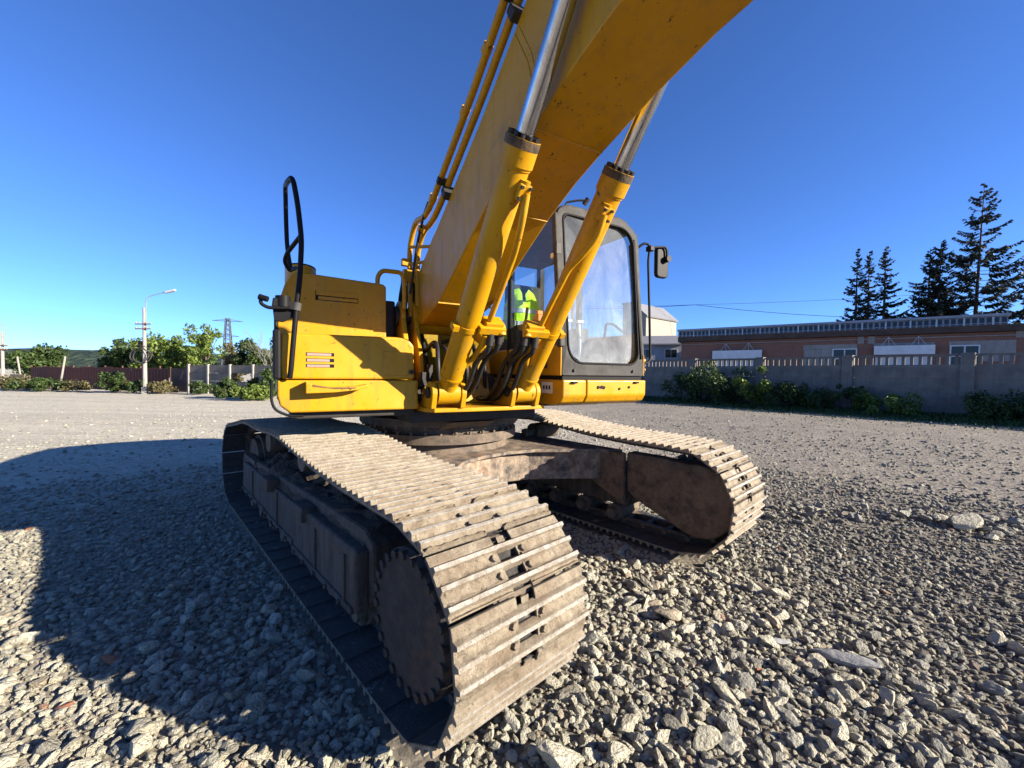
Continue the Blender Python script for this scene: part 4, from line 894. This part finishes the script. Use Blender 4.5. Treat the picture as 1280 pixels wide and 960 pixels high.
def place(px, y): p = at(px, hz(px), y); return Vector((p.x, y, 0))
sh = empty('low_annex', place(852, 46), R(-14)); tag(sh, 'low pale building with grey sloped roof beside the brick hall', 'building')
zt = CH+(hz(830)-431)*46/FPX; zr = CH+(hz(830)-421.5)*46/FPX
MB().box(-14, 0, 0, 8, -.2, zt).build('wall', PALEW, sh)
MB().prism([(-.5, zt-.05), (4, zr+.35), (8.5, zt-.05), (8.5, zt+.12), (4, zr+.55), (-.5, zt+.12)], 'x', -14.3, .3).build('roof', ROOFM, sh)
for x0 in (-1.85, -4.6, -7.4, -10.2):
    f = MB().box(x0, x0+1.35, -.06, -.003, zt-1.5, zt-.45).build('window', WHITE, sh)
    for i in range(2): MB().box(x0+.07+.63*i, x0+.65+.63*i, -.075, -.061, zt-1.43, zt-.52).build('pane', GLASSD, f)
tb_ = empty('tall_beige_house', place(815.5, 72), R(-50)); tag(tb_, 'tall beige gabled building behind the low annex', 'building')
ztop = CH+(hz(815)-389)*72/FPX
MB().prism([(0, -.2), (0, ztop), (1.6, ztop), (4.2, ztop-2.2), (4.2, -.2)], 'y', -9, 0).build('wall', BEIGE, tb_, rz=R(0))
MB().prism([(-.15, ztop+.02), (1.65, ztop+.02), (4.4, ztop-2.35), (4.5, ztop-2.15), (1.7, ztop+.25), (-.15, ztop+.25)], 'y', -9.2, .2).build('roof', ROOFM, tb_)
for x_, z_ in ((2.4, ztop-5.6), (2.4, ztop-3.4), (1.0, ztop-5.6)): MB().box(x_, x_+.8, .003, .05, z_, z_+1.3).build('window', GLASSD, tb_)

def spruce(px, py_top, y, rad, seed, label, lean=0.0, bare=.35):
    rg = random.Random(seed); b = place(px, y); H = CH+(hz(px)-py_top)*y/FPX
    root = empty('spruce_tree', b); tag(root, label, 'tree', 'spruces behind the brick hall')
    tx = lambda z: lean*z
    mb = MB(); mb.tube([(tx(z), 0, z) for z in np.linspace(0, H, 9)], [max(.02, .26*(1-z/H)+.015) for z in np.linspace(0, H, 9)], 8); mb.build('trunk', BARK, root)
    V, F = [], []; wood = MB()
    z = H*.16
    while z < H-.15:
        k = 1-z/H; nb = rg.choice((3, 4, 5)) if k > .12 else 4
        for _ in range(nb):
            az = rg.uniform(0, 2*PI); Lb = rad*(k**.75)*rg.uniform(.55, 1.12)+.15
            if rg.random() < .12: Lb *= .5
            z0 = z+rg.uniform(-.25, .25); rise = rg.uniform(-.10, .22)+(.35 if k < .15 else 0); dr = Vector((math.cos(az), math.sin(az), 0)); sd_ = Vector((-dr.y, dr.x, 0))
            pt = lambda t: Vector((tx(z0), 0, z0))+dr*(Lb*t)+Vector((0, 0, Lb*(rise*t-.18*math.sin(t*PI)*.6+.16*t*t)))
            wood.tube([pt(0), pt(.35), pt(.7), pt(1)], [.035*k+.012, .025*k+.01, .016, .006], 4)
            m = max(6, int(Lb/.105))
            for i in range(m):
                t = bare*.5+(1-bare*.5)*i/m; p = pt(t); sp = (1-t*.75)*Lb*.17+.16
                for s_ in (-1, 1):
                    if rg.random() < .15: continue
                    tip = p+sd_*s_*sp*rg.uniform(.5, 1.1)+dr*sp*rg.uniform(.2, .8)+Vector((0, 0, -sp*rg.uniform(.2, .9)))
                    w_ = (tip-p).cross(Vector((rg.uniform(-1, 1), rg.uniform(-1, 1), 1))).normalized()*rg.uniform(.045, .10)
                    n0 = len(V); V += [p-w_*.6, p+w_*.6, (p+tip)/2+w_*1.2, tip, (p+tip)/2-w_*1.2]; F.append((n0, n0+1, n0+2)); F.append((n0, n0+2, n0+4)); F.append((n0+4, n0+2, n0+3))
        z += H*rg.uniform(.016, .030)
    wood.build('branches', BARK, root)
    link('crown', np_mesh('crown', [tuple(v) for v in V], F, NEEDLE), root)
spruce(1067, 315, 50, 3.3, 1, 'slim spruce at the left end of the row behind the brick hall', .0)
spruce(1082, 316, 52, 2.3, 2, 'narrow dark spruce squeezed second from the left in the row', .0, .2)
spruce(1102, 309, 50, 3.7, 3, 'full spruce third from the left in the row behind the hall', .0, .15)
spruce(1157, 312, 48, 5.0, 4, 'broad spruce with a double crown, left of the pair beside the tallest tree', .0, .2)
spruce(1170, 304, 47, 5.2, 5, 'broad spruce touching the left branches of the tallest tree', .0, .2)
spruce(1213, 232, 46, 7.4, 6, 'tallest spruce with sparse drooping branches above the brick hall', .03, .45)
spruce(1294, 300, 44, 4.0, 7, 'spruce cut by the right edge of the picture')

def cable(nm, P, r, label, grp=None):
    mb = MB(); mb.tube(P, r, 5); o = mb.build(nm, RUBBER); tag(o, label, 'cable', grp); return o
def sagline(a, b, s, n=14): return [a.lerp(b, t)-Vector((0, 0, s*4*t*(1-t))) for t in np.linspace(0, 1, n)]
q0, q1, q2 = at(730, 386, 75), at(869, 381, 66), at(1300, 395, 58)
cable('overhead_cable', sagline(q0, q1, .15)+sagline(q1, q2, 1.1)[1:], .035, 'dark sagging overhead cable left of the spruces')
cable('overhead_cable', sagline(at(730, 383.5, 80), q1+Vector((0, .3, .05)), .1)+sagline(q1+Vector((0, .3, .05)), at(1300, 356, 70), .5)[1:], .025, 'thin upper overhead cable rising towards the spruces')

# ---- leaves
def leaf_cloud(cs, rs, n, size, rg, flat=.0):
    """n leaves in a set of clumps (centre, radius): arrays of quads"""
    cs = np.asarray(cs); rs = np.asarray(rs); pk = rg.choice(len(cs), n, p=rs**2/np.sum(rs**2))
    d = rg.normal(size=(n, 3)); d /= np.linalg.norm(d, axis=1)[:, None]
    P = cs[pk]+d*(rs[pk]*rg.uniform(.45, 1.05, n))[:, None]
    a = rg.normal(size=(n, 3)); a[:, 2] -= .3; a /= np.linalg.norm(a, axis=1)[:, None]
    b = np.cross(a, rg.normal(size=(n, 3))+d*1.2); b /= np.linalg.norm(b, axis=1)[:, None]
    s = size*rg.uniform(.6, 1.3, n)[:, None]
    V = np.stack([P-a*s, P+b*s*.45, P+a*s, P-b*s*.45], 1).reshape(-1, 3)
    F = np.arange(4*n).reshape(-1, 4); return V, F
def tree(nm, base, H, rx, rz_, zc, n, size, mat, label, seed, grp=None, clumps=26, trunk=.16, cat='tree'):
    rg = np.random.default_rng(seed); rr = random.Random(seed); root = empty(nm, base); tag(root, label, cat, grp)
    cs, rs = [], []
    for _ in range(clumps):
        a, b = rr.uniform(0, 2*PI), rr.uniform(-1, 1); q = math.sqrt(1-b*b); k = rr.uniform(.35, .95)
        cs.append((rx*q*math.cos(a)*k, rx*q*math.sin(a)*k, zc+rz_*b*k)); rs.append(rx*rr.uniform(.16, .38))
    V, F = leaf_cloud(cs, rs, n, size, rg); V[:, 2] = np.maximum(V[:, 2], .05)
    link('crown', np_mesh('crown', V, F, mat), root)
    mb = MB(); mb.tube([(0, 0, -.1), (.05, 0, zc*.6), (0, .05, zc)], [trunk, trunk*.7, trunk*.3], 7)
    for c_ in cs[:9]: mb.tube([(0, 0, max(.1, zc*.55)), (c_[0]*.5, c_[1]*.5, (zc*.6+c_[2])/2), c_], [trunk*.45, trunk*.25, trunk*.08], 5)
    mb.build('trunk', BARK, root); return root
def bush(px, y, w_, h, n, size, mat, label, seed, grp, clumps=12):
    b = place(px, y); return tree('bush', b, h, w_/2, h*.55, h*.45, n, size, mat, label, seed, grp, clumps, .03, 'bush')
# shrubs and ivy at the foot of the concrete fence
def fpt(px, off):
    t = (px-640)/FPX; o = FP(3)-FN*off if FN.y > 0 else FP(3)+FN*off; s = (t*o.y-o.x)/(FD.x-t*FD.y); return o+FD*s
def fbush(px, off, w_, h, n, size, mat, label, seed, clumps=14):
    b = fpt(px, off); return tree('bush', Vector((b.x, b.y, 0)), h, w_/2, h*.55, h*.42, n, size, mat, label, seed, 'shrubs along the concrete fence', clumps, .03, 'bush')
fbush(852, 1.2, 3.0, 2.0, 2600, .085, LEAF, 'dark low shrub half behind the cab beside the fence', 21)
fbush(893, 1.5, 3.4, 2.3, 3600, .09, LEAF, 'tallest leafy shrub against the concrete fence', 22, 18)
fbush(940, 1.8, 2.2, 2.2, 2400, .10, LEAF2, 'bright green sapling shrub with upright shoots by the fence', 23)
fbush(985, 1.3, 2.4, 1.23, 3000, .07, LEAF, 'ivy mound at the foot of the fence, left of the middle post', 24)
fbush(1022, 1.3, 2.32, 1.27, 3000, .07, LEAF, 'domed ivy mound left of the ivy covered post', 25)
fbush(1068, .9, 1.4, 1.6, 1500, .065, LEAF, 'ivy climbing the fence post beneath the brick hall window', 26)
fbush(1110, 1.5, 2.4, 0.98, 2800, .065, LEAF2, 'sunlit ivy patch right of the ivy covered post', 27)
fbush(1245, 1.2, 2.08, 1.15, 2600, .065, LEAF, 'bramble right of the widest fence post', 29)
fbush(1310, 1.2, 2.4, 1.3, 1600, .065, LEAF, 'bramble cut by the right edge at the fence', 30)
# weeds and grass strip along the fence
rg = np.random.default_rng(5); n = 26000; s_ = rg.uniform(-20, 6, n); o_ = rg.gamma(3.0, .55, n)+.25
base = np.array([FP(3)]*n)+np.outer(s_, FD)-np.outer(o_, FN if FN.y > 0 else -FN)
hgt = rg.uniform(.05, .22, n)*np.clip(1.6-o_*.32, .35, 1.4); d = rg.normal(size=(n, 3))*.35; d[:, 2] = 1; d *= hgt[:, None]; sd_ = np.cross(d, rg.normal(size=(n, 3))); sd_ /= np.linalg.norm(sd_, axis=1)[:, None]; w_ = rg.uniform(.012, .04, n)[:, None]
V = np.stack([base-sd_*w_*.4, base+d*.55+sd_*w_, base+d, base+d*.5-sd_*w_], 1).reshape(-1, 3); V[:, 2] -= .04
gr = link('fence_weeds', np_mesh('fence_weeds', V, np.arange(4*n).reshape(-1, 4), LEAF)); tag(gr, 'low weeds and grass along the foot of the concrete fence', 'weeds', kind='stuff')

# ================================================================== LEFT SIDE: hill, sheet fence, slab fence, poles, trees
V, F = [], []; nx, ny = 150, 26
for j in range(ny):
    for i in range(nx):
        x = -1600+1900*i/(nx-1); y = 520+480*j/(ny-1); t = j/(ny-1)
        ridge = 36+6*noise.noise(Vector((x*.004, 3, 0)))+(x+1000)*-.004
        z = ridge*math.sin(min(1, t*1.6)*PI/2)*max(0, min(1, (250-x)/500))+2.6*noise.noise(Vector((x*.05, y*.05, 2)))*min(1, t*4)+1.6*noise.noise(Vector((x*.17, y*.17, 7)))*min(1, t*4)
        V.append((x, y, z-.5 if j else -2))
F = [(j*nx+i, j*nx+i+1, (j+1)*nx+i+1, (j+1)*nx+i) for j in range(ny-1) for i in range(nx-1)]
t = NT('wooded_hillside'); hv = t.vor(.10); hc = t.ramp(t.noise(.02, 6, .7), [(.35, (.026, .042, .030)), (.65, (.044, .064, .042))])
HILL = t.set(col=t.mix(t.ramp(t.vor(.12, out='Color'), [(.2, 0), (.9, .6)]), hc, (.055, .075, .05)), rough=1, spec=.1, nrm=t.bump(hv, 1.0, 6.0))
hill = link('hill', np_mesh('hill', V, F, HILL)); tag(hill, 'low wooded hill on the horizon', 'hill', kind='structure')
far = tree  # alias
TG = 'trees beyond the left fences'
def ltree(px, y, top, wpx, n, size, mat, label, seed, zc=.55, clumps=30):
    b = place(px, y); H = CH+(hz(px)-top)*y/FPX; rx = wpx/2*y/FPX; return tree('leafy_tree', b, H, rx, H*.46, H*zc, n, size, mat, label, seed, TG, clumps)
ltree(52, 60, 431, 60, 5200, .26, LEAF, 'round tree standing alone before the hill', 41, .5)
ltree(158, 46, 424, 62, 4600, .22, LEAF, 'tree left of the nearer lamp post', 42)
ltree(206, 44, 419, 70, 5200, .2, LEAF2, 'broad bright tree just right of the nearer lamp post', 43)
ltree(236, 47, 424, 50, 3600, .2, LEAF, 'darker tree right of the broad bright tree', 44)
ltree(257, 42, 402, 44, 2300, .17, LEAF2, 'tall airy tree with open branches left of the pylon', 45, .58, 34)
ltree(290, 40, 432, 40, 2600, .17, LEAF3, 'yellowish bush-like tree below the pylon', 46)
ltree(318, 38, 426, 44, 4200, .17, LEAF, 'dark tree beside the excavator body', 47)
ltree(352, 44, 425, 40, 3000, .17, LEAF, 'tree mostly hidden behind the excavator', 49)
ltree(400, 42, 424, 60, 3200, .18, LEAF, 'tree hidden behind the excavator, second beyond the body', 50)
ltree(455, 44, 428, 60, 3200, .18, LEAF, 'tree hidden behind the boom foot', 51)
# bare tree by the machine
b = place(333, 36); root = empty('bare_tree', b); tag(root, 'pale leafless tree left of the excavator body', 'tree'); mb = MB(); rr = random.Random(3)
def limb(p, d, L, r, k):
    q = p+d*L; mb.tube([p, (p+q)/2+Vector((rr.gauss(0, .03), rr.gauss(0, .03), 0))*L, q], [r, r*.8, r*.55], 5)
    if k: 
        for _ in range(rr.choice((3, 4))): limb(p+d*L*rr.uniform(.45, 1), (d+Vector((rr.gauss(0, .5), rr.gauss(0, .5), rr.uniform(-.05, .35)))).normalized(), L*rr.uniform(.5, .75), r*.5, k-1)
limb(Vector((0, 0, 0)), Vector((0, 0, 1)), 2.4, .07, 4); mb.build('branches', m_plain('pale_bark', (.22, .20, .18), .9), root)
# dark red corrugated sheet fence
def sheet_mesh(w_, h):
    V = []; F = []; k = 13
    for i in range(k):
        x = w_*i/(k-1); y = (0, .035, .035, 0)[i % 4]; V += [(x, y, 0), (x, y, h)]
    F = [(2*i, 2*i+2, 2*i+3, 2*i+1) for i in range(k-1)]; return np_mesh('sheet', V, F, REDM)
ra, rb = place(38, 36), place(211, 28.5); rd = rb-ra; rn = 17; sw_ = rd.length/rn; shm = sheet_mesh(sw_*1.01, 1.72)
rf = empty('sheet_fence', ra, math.atan2(rd.y, rd.x)); tag(rf, 'dark red corrugated sheet metal fence behind the weeds', 'fence')
for i in range(rn):
    o = link('sheet', shm, rf, (i*sw_, 0, -.05+random.uniform(-.06, .03)))
    if i % 2 == 0: MB().box(i*sw_-.04, i*sw_+.04, .04, .12, -.1, 1.78).build('post', m_plain('rust_post', (.10, .05, .035), .8) if i == 0 else MATS['rust_post'], rf)
# grey slab fence with pale posts and rusty gate panel
sa, sb_ = place(213, 27.8), place(470, 23.5); sdv = sb_-sa; srz = math.atan2(sdv.y, sdv.x)
sf = empty('slab_fence', sa, srz); tag(sf, 'weathered grey concrete slab fence with pale posts behind the round bushes', 'fence')
xs = [0]+[((place(px, 27.4-(px-238)*.0165)-sa).dot(sdv.normalized())) for px in (238, 263, 291, 320, 350, 380, 411, 442, 474)]
for i in range(1, len(xs)):
    MB().box(xs[i]-.06, xs[i]+.06, -.12, .04, -.2, 1.92).build('post', CONC2, sf)
    if i+1 < len(xs):
        for j in range(4):
            if i == 3 and j == 2: continue
            MB().box(xs[i]+.065, xs[i+1]-.065, -.03+random.uniform(-.015, .015), .03, -.2+j*.52, -.2+j*.52+.505).build('slab', CONC, sf)
gt = empty('gate_panel', sa, srz); tag(gt, 'rusty brown sheet gate panel between red fence and slab fence', 'gate')
MB().box(.1, xs[1]-.1, -.06, -.02, .05, 1.62).build('sheet', m_plain('rusty_gate', (.085, .06, .05), .8, 0, .5, 2, .2), gt)
for x_ in (.07, xs[1]-.1): MB().box(x_, x_+.05, -.09, -.01, 0, 1.7).build('post', MATS['rust_post'], gt)
mb = MB(); mb.bar((xs[1]*.6, -.075, .9), (xs[1]*.75, -.075, 1.45), .03); mb.build('brace', CONC2, gt)
lw = place(12, 34); o = MB().box(0, 1.6, 0, .15, -.1, 1.0).build('concrete_slab', CONC, None, lw, R(-12), .02); tag(o, 'grey concrete slab standing at the left end of the red fence', 'slab')
# lamp posts
def lamp_post(px, y, top, label, coil, flip=1):
    b = place(px, y); H = CH+(hz(px)-top)*y/FPX; root = empty('lamp_post', b, R(8)); tag(root, label, 'lamp post')
    mb = MB(); mb.prism([(-.13, -.11), (.13, -.11), (.13, .11), (-.13, .11)], 'z', -.2, .4); mb.tube([(0, 0, .3), (0, 0, H)], [.14, .10], 4); mb.build('pole', CONC2, root)
    mb = MB(); mb.tube([(.1, 0, H-.9), (.1, 0, H+.45), (.16*flip+.08, 0, H+.68), (.5*flip, 0, H+.80), (1.25*flip, 0, H+1.02)], .028, 8, .15); mb.build('arm', m_plain('grey_pipe', (.20, .21, .22), .5) if 'grey_pipe' not in MATS else MATS['grey_pipe'], root)
    mb = MB(); c_ = Vector((1.5*flip, 0, H+1.08)); mb.obox(c_, Vector((.30*flip, 0, .09)), (0, .11, 0), (0, 0, .07)); mb.build('lamp_head', PALEW, root, bevel=.05)
    for z_ in (H-1.05, H-1.35):
        mb = MB(); mb.bar((-.45, -.1, z_), (.42, -.1, z_+.02), .06, .07); mb.build('crossarm', MATS['rust_post'], root)
        for x_ in (-.4, -.2, .2, .38): mb = MB(); mb.cyl((x_, -.1, z_+.03), (x_, -.1, z_+.15), .04, .03, 8); mb.build('insulator', CONC2, root)
    if coil:
        for k in range(4):
            mb = MB(); c0 = Vector((-.08+.18*(k % 2)-.05, -.2-.03*k, 2.5-.05*k)); rr_ = .55-.04*k
            mb.tube([c0+Vector((rr_*math.cos(a)*(1+.06*k), .05*math.sin(3*a), rr_*math.sin(a))) for a in np.linspace(0, 2*PI, 25)], .018, 5); mb.build('cable_coil', GREYP, root)
        mb = MB(); mb.tube([(-.6, -.2, 2.4), (-.72, -.2, 1.9), (-.62, -.2, 1.4)], .03, 6); mb.box(-.30, -.14, -.12, .05, H-2.5, H-2.1); mb.build('junction_box', BLACK, root)
    return root
lamp_post(181, 26, 385, 'concrete lamp post with hanging cable coil before the red fence', True)
lamp_post(3.5, 31, 415, 'concrete lamp post at the left edge of the picture', False, -1)
for px, y, top, lean, lab in ((23, 40, 446, -.3, 'thin pale post behind the left lamp post'), (80, 33, 445.5, .35, 'thin leaning post sticking up behind the red fence')):
    b = place(px, y); H = CH+(hz(px)-top)*y/FPX; mb = MB(); mb.tube([(-lean, 0, 0), (lean*.3, 0, H)], .07, 6); o = mb.build('wooden_post', CONC2, None, b); tag(o, lab, 'post')
# far pylon
b = place(285, 160); H = CH+(hz(285)-398)*160/FPX; py = empty('pylon', b, R(20)); tag(py, 'steel lattice power pylon rising behind the trees', 'pylon')
PYM = m_plain('pylon_steel', (.06, .065, .075), .7); hw = lambda z: 1.9-1.35*z/H
corner = lambda i, z: Vector(((1, 1, -1, -1)[i]*hw(z), (1, -1, -1, 1)[i]*hw(z), z))
for i in range(4):
    MB().bar(corner(i, 0), corner(i, H), .28).build('leg', PYM, py)
lv = np.linspace(0, H, 13)
for a, c_ in zip(lv[:-1], lv[1:]):
    mb = MB()
    for i in range(4): mb.bar(corner(i, a), corner((i+1) % 4, c_), .13); mb.bar(corner((i+1) % 4, a), corner(i, c_), .13)
    mb.build('lattice', PYM, py)
for z_ in (H*.97, H*.70):
    L_ = 5.0 if z_ > H*.8 else 3.8
    mb = MB(); mb.bar((-L_, 0, z_-.5), (L_, 0, z_-.5), .22); mb.bar((-L_, 0, z_-.5), (0, 0, z_+.3), .14); mb.bar((L_, 0, z_-.5), (0, 0, z_+.3), .14); mb.build('crossarm', PYM, py)
# weeds and bushes before the left fences
LB = 'bushes before the left fences'
for px, y, w_, h, n, mat, lab in ((8, 29, 3.4, 1.0, 1500, LEAF3, 'straw coloured weeds at the left edge below the lamp post'), (38, 28, 2.6, .75, 1300, LEAF, 'low weeds left of the red fence middle'), (62, 27.5, 2.6, .9, 1400, LEAF, 'low green weeds before the left half of the red fence'),
    (95, 28, 2.2, .9, 1000, LEAF3, 'dry weeds before the middle of the red fence'), (136, 26.5, 2.1, 1.45, 1700, LEAF, 'dark upright shrub left of the nearer lamp post'), (150, 28, 1.6, .8, 700, LEAF3, 'dry brush just left of the nearer lamp post'),
    (170, 26.5, 1.3, .85, 900, LEAF, 'small green shrub at the lamp post foot'), (198, 26.5, 2.0, .9, 1200, LEAF3, 'dry shrub right of the lamp post foot'), (246, 26, 1.5, .8, 800, LEAF, 'sprig growing at the slab fence foot'),
    (281, 22.5, 1.9, 1.15, 2200, LEAF, 'round green bush before the slab fence'), (312, 21.5, 1.9, .95, 2000, LEAF2, 'lighter low bush next to the excavator'), (334, 22.5, 1.8, 1.7, 2400, LEAF, 'taller bush right beside the excavator body')):
    b = place(px, y); tree('bush', b, h, w_/2, h*.55, h*.42, n, .10, mat, lab, int(px*7), LB, 12, .03, 'bush')
# ---- single stones and scraps one would notice
def rock(px, py, size, label, seed, nm='rock', mat=None, sc=(1, .7, .6), rz=0):
    d0 = at(px, py, 1.0); t_ = CH/(CH-d0.z); x, y = d0.x*t_, d0.y*t_; me = stone_big(nm, seed)
    if mat: me.materials.clear(); me.materials.append(mat)
    o = link(nm, me, None, (x, y, gz(x, y)+size*sc[2]*.42), (random.uniform(-.3, .3), random.uniform(-.3, .3), rz)); me.polygons.foreach_set('use_smooth', [False]*len(me.polygons)); o.scale = tuple(size*.5*k for k in sc); tag(o, label, 'brick' if nm == 'brick_fragment' else 'rock'); return o
TAN = m_plain('tan_stone', (.36, .30, .21), .85, 0, .25, 3, .4, 6, .05); BRK = m_plain('red_brick_scrap', (.36, .15, .085), .9, 0, .3, 4, .5, 8, .05); SLATE = m_plain('grey_flat_stone', (.25, .25, .24), .9, 0, .2, 3, .4, 6, .05)
rock(1207, 662, .26, 'largest pale rock on the dirt ridge at the right', 301, sc=(1.2, .8, .7)); rock(1176, 655, .15, 'darker rock beside the largest rock', 302); rock(1240, 672, .13, 'small rock right of the largest rock', 303)
rock(838, 769, .17, 'smooth tan stone in front of the far track', 304, mat=TAN, sc=(1.1, .8, .65)); rock(818, 755, .12, 'flat tan stone behind the smooth tan stone', 305, mat=TAN)
rock(1050, 820, .26, 'long grey slab stone lying flat on the gravel', 306, mat=SLATE, sc=(1.3, .5, .3), rz=-.5); rock(969, 798, .15, 'flat slate grey stone near the middle of the gravel', 307, mat=SLATE, sc=(1.1, .7, .4))
rock(140, 824, .10, 'reddish brick fragment lying in the shadow', 308, 'brick_fragment', BRK, (1.2, .6, .5)); rock(82, 880, .09, 'orange brick fragment on the sunlit stones', 309, 'brick_fragment', BRK, (1.2, .6, .5)); rock(948, 833, .045, 'tiny red brick chip on the right-hand gravel', 310, 'brick_fragment', BRK)
rock(700, 950, .16, 'big pale stone at the bottom edge right of the near track', 311, sc=(1.2, .9, .7)); rock(338, 762, .15, 'shaded flat stone beside the near track shoes', 312, mat=TAN, sc=(.8, 1, .4))
